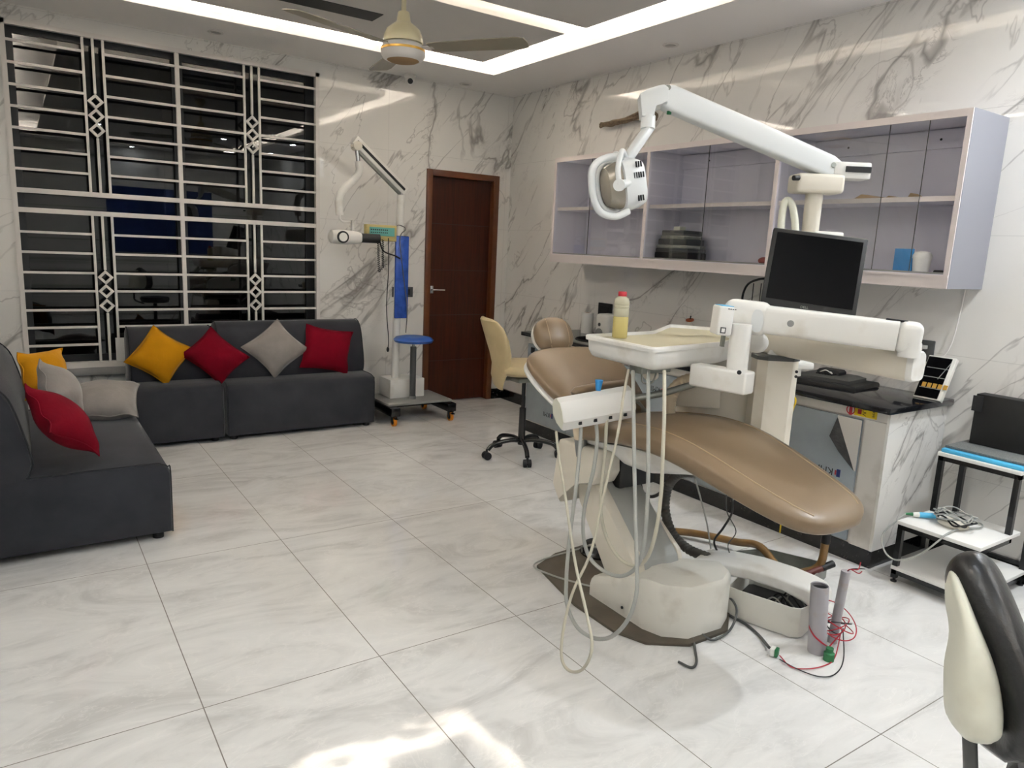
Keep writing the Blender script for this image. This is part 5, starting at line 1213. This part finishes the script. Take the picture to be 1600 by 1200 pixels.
# big corrugated drain hose, wires under the seat
g = [onx(1088, 738, -1.58), onx(1062, 740, -1.56), onx(1044, 760, -1.54), onx(1039, 795, -1.53), onx(1050, 832, -1.51), onx(1074, 857, -1.50), onx(1108, 872, -1.50)]
B().tube(g, lambda f, i: .020 + (.0035 if i % 2 else 0), seg=12, sm=12).obj('drain_hose', 'darkhose', CH)
B().tube([onx(1086, 748, -1.55), onx(1095, 780, -1.5), onx(1105, 820, -1.45), onx(1112, 868, -1.40)], .004, seg=6).obj('wire', 'hose', CH)
B().tube([onx(1143, 775, -1.5), onx(1144, 800, -1.48), onx(1130, 825, -1.46), onx(1116, 845, -1.44), onx(1122, 865, -1.42)], .005, seg=6).obj('wire', 'black', CH)
B().tube([onx(1135, 770, -1.52), onx(1136, 800, -1.48), onx(1150, 830, -1.46), onx(1138, 850, -1.44), onx(1140, 866, -1.42)], .0025, seg=6).obj('wire', 'dgrey', CH)
B().tube([onx(1000, 755, -1.60), onx(1005, 770, -1.58), onx(1020, 776, -1.56), onx(1038, 765, -1.55), onx(1052, 745, -1.55), onx(1053, 735, -1.56)], .008, seg=8).obj('cable_loop', 'dgrey', CH)
B().bx(-1.66, -1.58, -3.80, -3.72, .54, .66, .006).obj('valve_block', 'white', CH)
# foot control
t = thing('foot_control', 'black round foot control on the floor sheet behind the lift arm', 'pedal', (-1.80, -3.42, .014))
fc = onz(935, 862, .02)
B().lathe([(.09, 0), (.095, .012), (.075, .03), (.07, .05), (.045, .06), (.001, .062)], (fc.x, fc.y, .014)).obj('pedal', 'bmetal', t)
B().tube([(fc.x - .09, fc.y + .02, .03), (fc.x - .1, fc.y, .07), (fc.x - .05, fc.y - .07, .08), (fc.x + .04, fc.y - .09, .07)], .004, seg=6).obj('guard_wire', 'galv', t)
B().tube([(fc.x - .02, fc.y + .06, .03), (-1.99, -3.36, .02), (-2.0, -3.5, .02), (-1.9, -3.7, .02)], .004, seg=6).obj('cord', 'hose', t)

# bottle in the tray
bb = Vector((-1.885, -3.71, 1.1325))
t = thing('plastic_bottle', 'translucent plastic bottle of yellow liquid with a red cap, standing on the instrument tray', 'bottle', tuple(bb))
B().lathe([(.028, 0), (.031, .004), (.031, .085), (.030, .088)], bb).obj('liquid', 'liquid', t)
B().lathe([(.030, .0885), (.031, .09), (.031, .12), (.0295, .122), (.031, .124), (.031, .133), (.0295, .135), (.031, .137), (.031, .150), (.027, .162), (.018, .168), (.016, .172)], bb).obj('bottle_body', 'bottle', t)
b = B().lathe([(.0175, .171), (.0175, .188), (.016, .190)], bb, seg=20); b.obj('cap', 'red', t)

# ================================================================== BLACK CHAIR AT THE RIGHT EDGE
t = thing('assistant_stool', 'black leather stool backrest with ivory shell at the right edge, close to the camera', 'stool', (-2.45, -5.5, 0))
D0 = 1.28
def chp(u, v, d): return at(u, v, d)
# spine of the pad from the top to the lower end: a wide pad seen from its side
spine = [(1508, 868, 1.38, .075, .05), (1513, 878, 1.37, .10, .085), (1524, 905, 1.35, .115, .098), (1549, 960, 1.32, .13, .095), (1572, 1020, 1.30, .145, .088), (1588, 1080, 1.28, .145, .078), (1594, 1130, 1.27, .13, .070), (1586, 1172, 1.27, .10, .055), (1570, 1190, 1.27, .05, .03)]
rs = []
C3 = [at(u, v, d) for u, v, d, _, _ in spine]
for i, (u, v, d, hw, hz) in enumerate(spine):
    tg = (C3[min(i + 1, len(C3) - 1)] - C3[max(i - 1, 0)]).normalized()
    wd = (f_ * 1.0 + r_ * .42 + Vector((0, 0, .0))); wd = (wd - tg * wd.dot(tg)).normalized(); nn = tg.cross(wd)
    rs.append(superring(C3[i] + wd * .06, wd, nn, hw * 1.0, hz * .5, 32, 2.3))
RR = [[*map(Vector, x)] for x in zip(*[spline([r[i] for r in rs], 4) for i in range(32)])]
B().rings(RR).obj('backrest_pad', 'leather', t, ang=70)
shell = [(1487, 885, 1.37, .05, .012), (1493, 920, 1.345, .09, .026), (1510, 980, 1.315, .11, .040), (1520, 1040, 1.295, .12, .068), (1526, 1095, 1.28, .11, .080), (1528, 1138, 1.27, .10, .076), (1529, 1154, 1.27, .07, .058)]
rs = []; C3 = [at(u, v, d) for u, v, d, _, _ in shell]
for i, (u, v, d, hw, hz) in enumerate(shell):
    tg = (C3[min(i + 1, len(C3) - 1)] - C3[max(i - 1, 0)]).normalized()
    wd = (f_ * 1.0 + r_ * .42); wd = (wd - tg * wd.dot(tg)).normalized(); nn = tg.cross(wd)
    rs.append(superring(C3[i] + wd * .05, wd, nn, hw, hz * .5, 28, 2.8))
RR = [[*map(Vector, x)] for x in zip(*[spline([r[i] for r in rs], 4) for i in range(28)])]
B().rings(RR).obj('backrest_shell', 'ivory', t, ang=60)
pb = at(1515, 1150, 1.29); sb = Vector((pb.x + .02, pb.y - .02, .50))
B().tube([pb, (pb + sb) / 2, sb, sb + Vector((.12, -.10, -.06))], .012, seg=12).obj('back_bar', 'dgrey', t)
seatc = sb + Vector((.28, -.16, .0))
B().rings([superring(seatc + Vector((0, 0, z)), (1, 0, 0), (0, 1, 0), r, r, 32, 2.2) for z, r in ((-.05, .14), (-.04, .18), (0, .2), (.03, .185), (.04, .12))]).obj('seat', 'leather', t)
B().cyl(seatc - Vector((0, 0, .05)), Vector((seatc.x, seatc.y, .08)), .025).obj('gas_column', 'bmetal', t)
for k in range(5):
    a = k * 2 * pi / 5 + .4; e = Vector((cos(a), sin(a), 0)) * .27
    B().tube([Vector((seatc.x, seatc.y, .11)), Vector((seatc.x, seatc.y, .11)) + e * .6, Vector((seatc.x, seatc.y, .065)) + e * .98], .015, seg=8, sm=4).obj('base_leg', 'bmetal', t)
    q = Vector((seatc.x, seatc.y, .028)) + e; pd = Vector((-e.y, e.x, 0)).normalized(); B().cyl(q - pd * .024, q + pd * .024, .028).obj('caster_wheel', 'rubber', t)
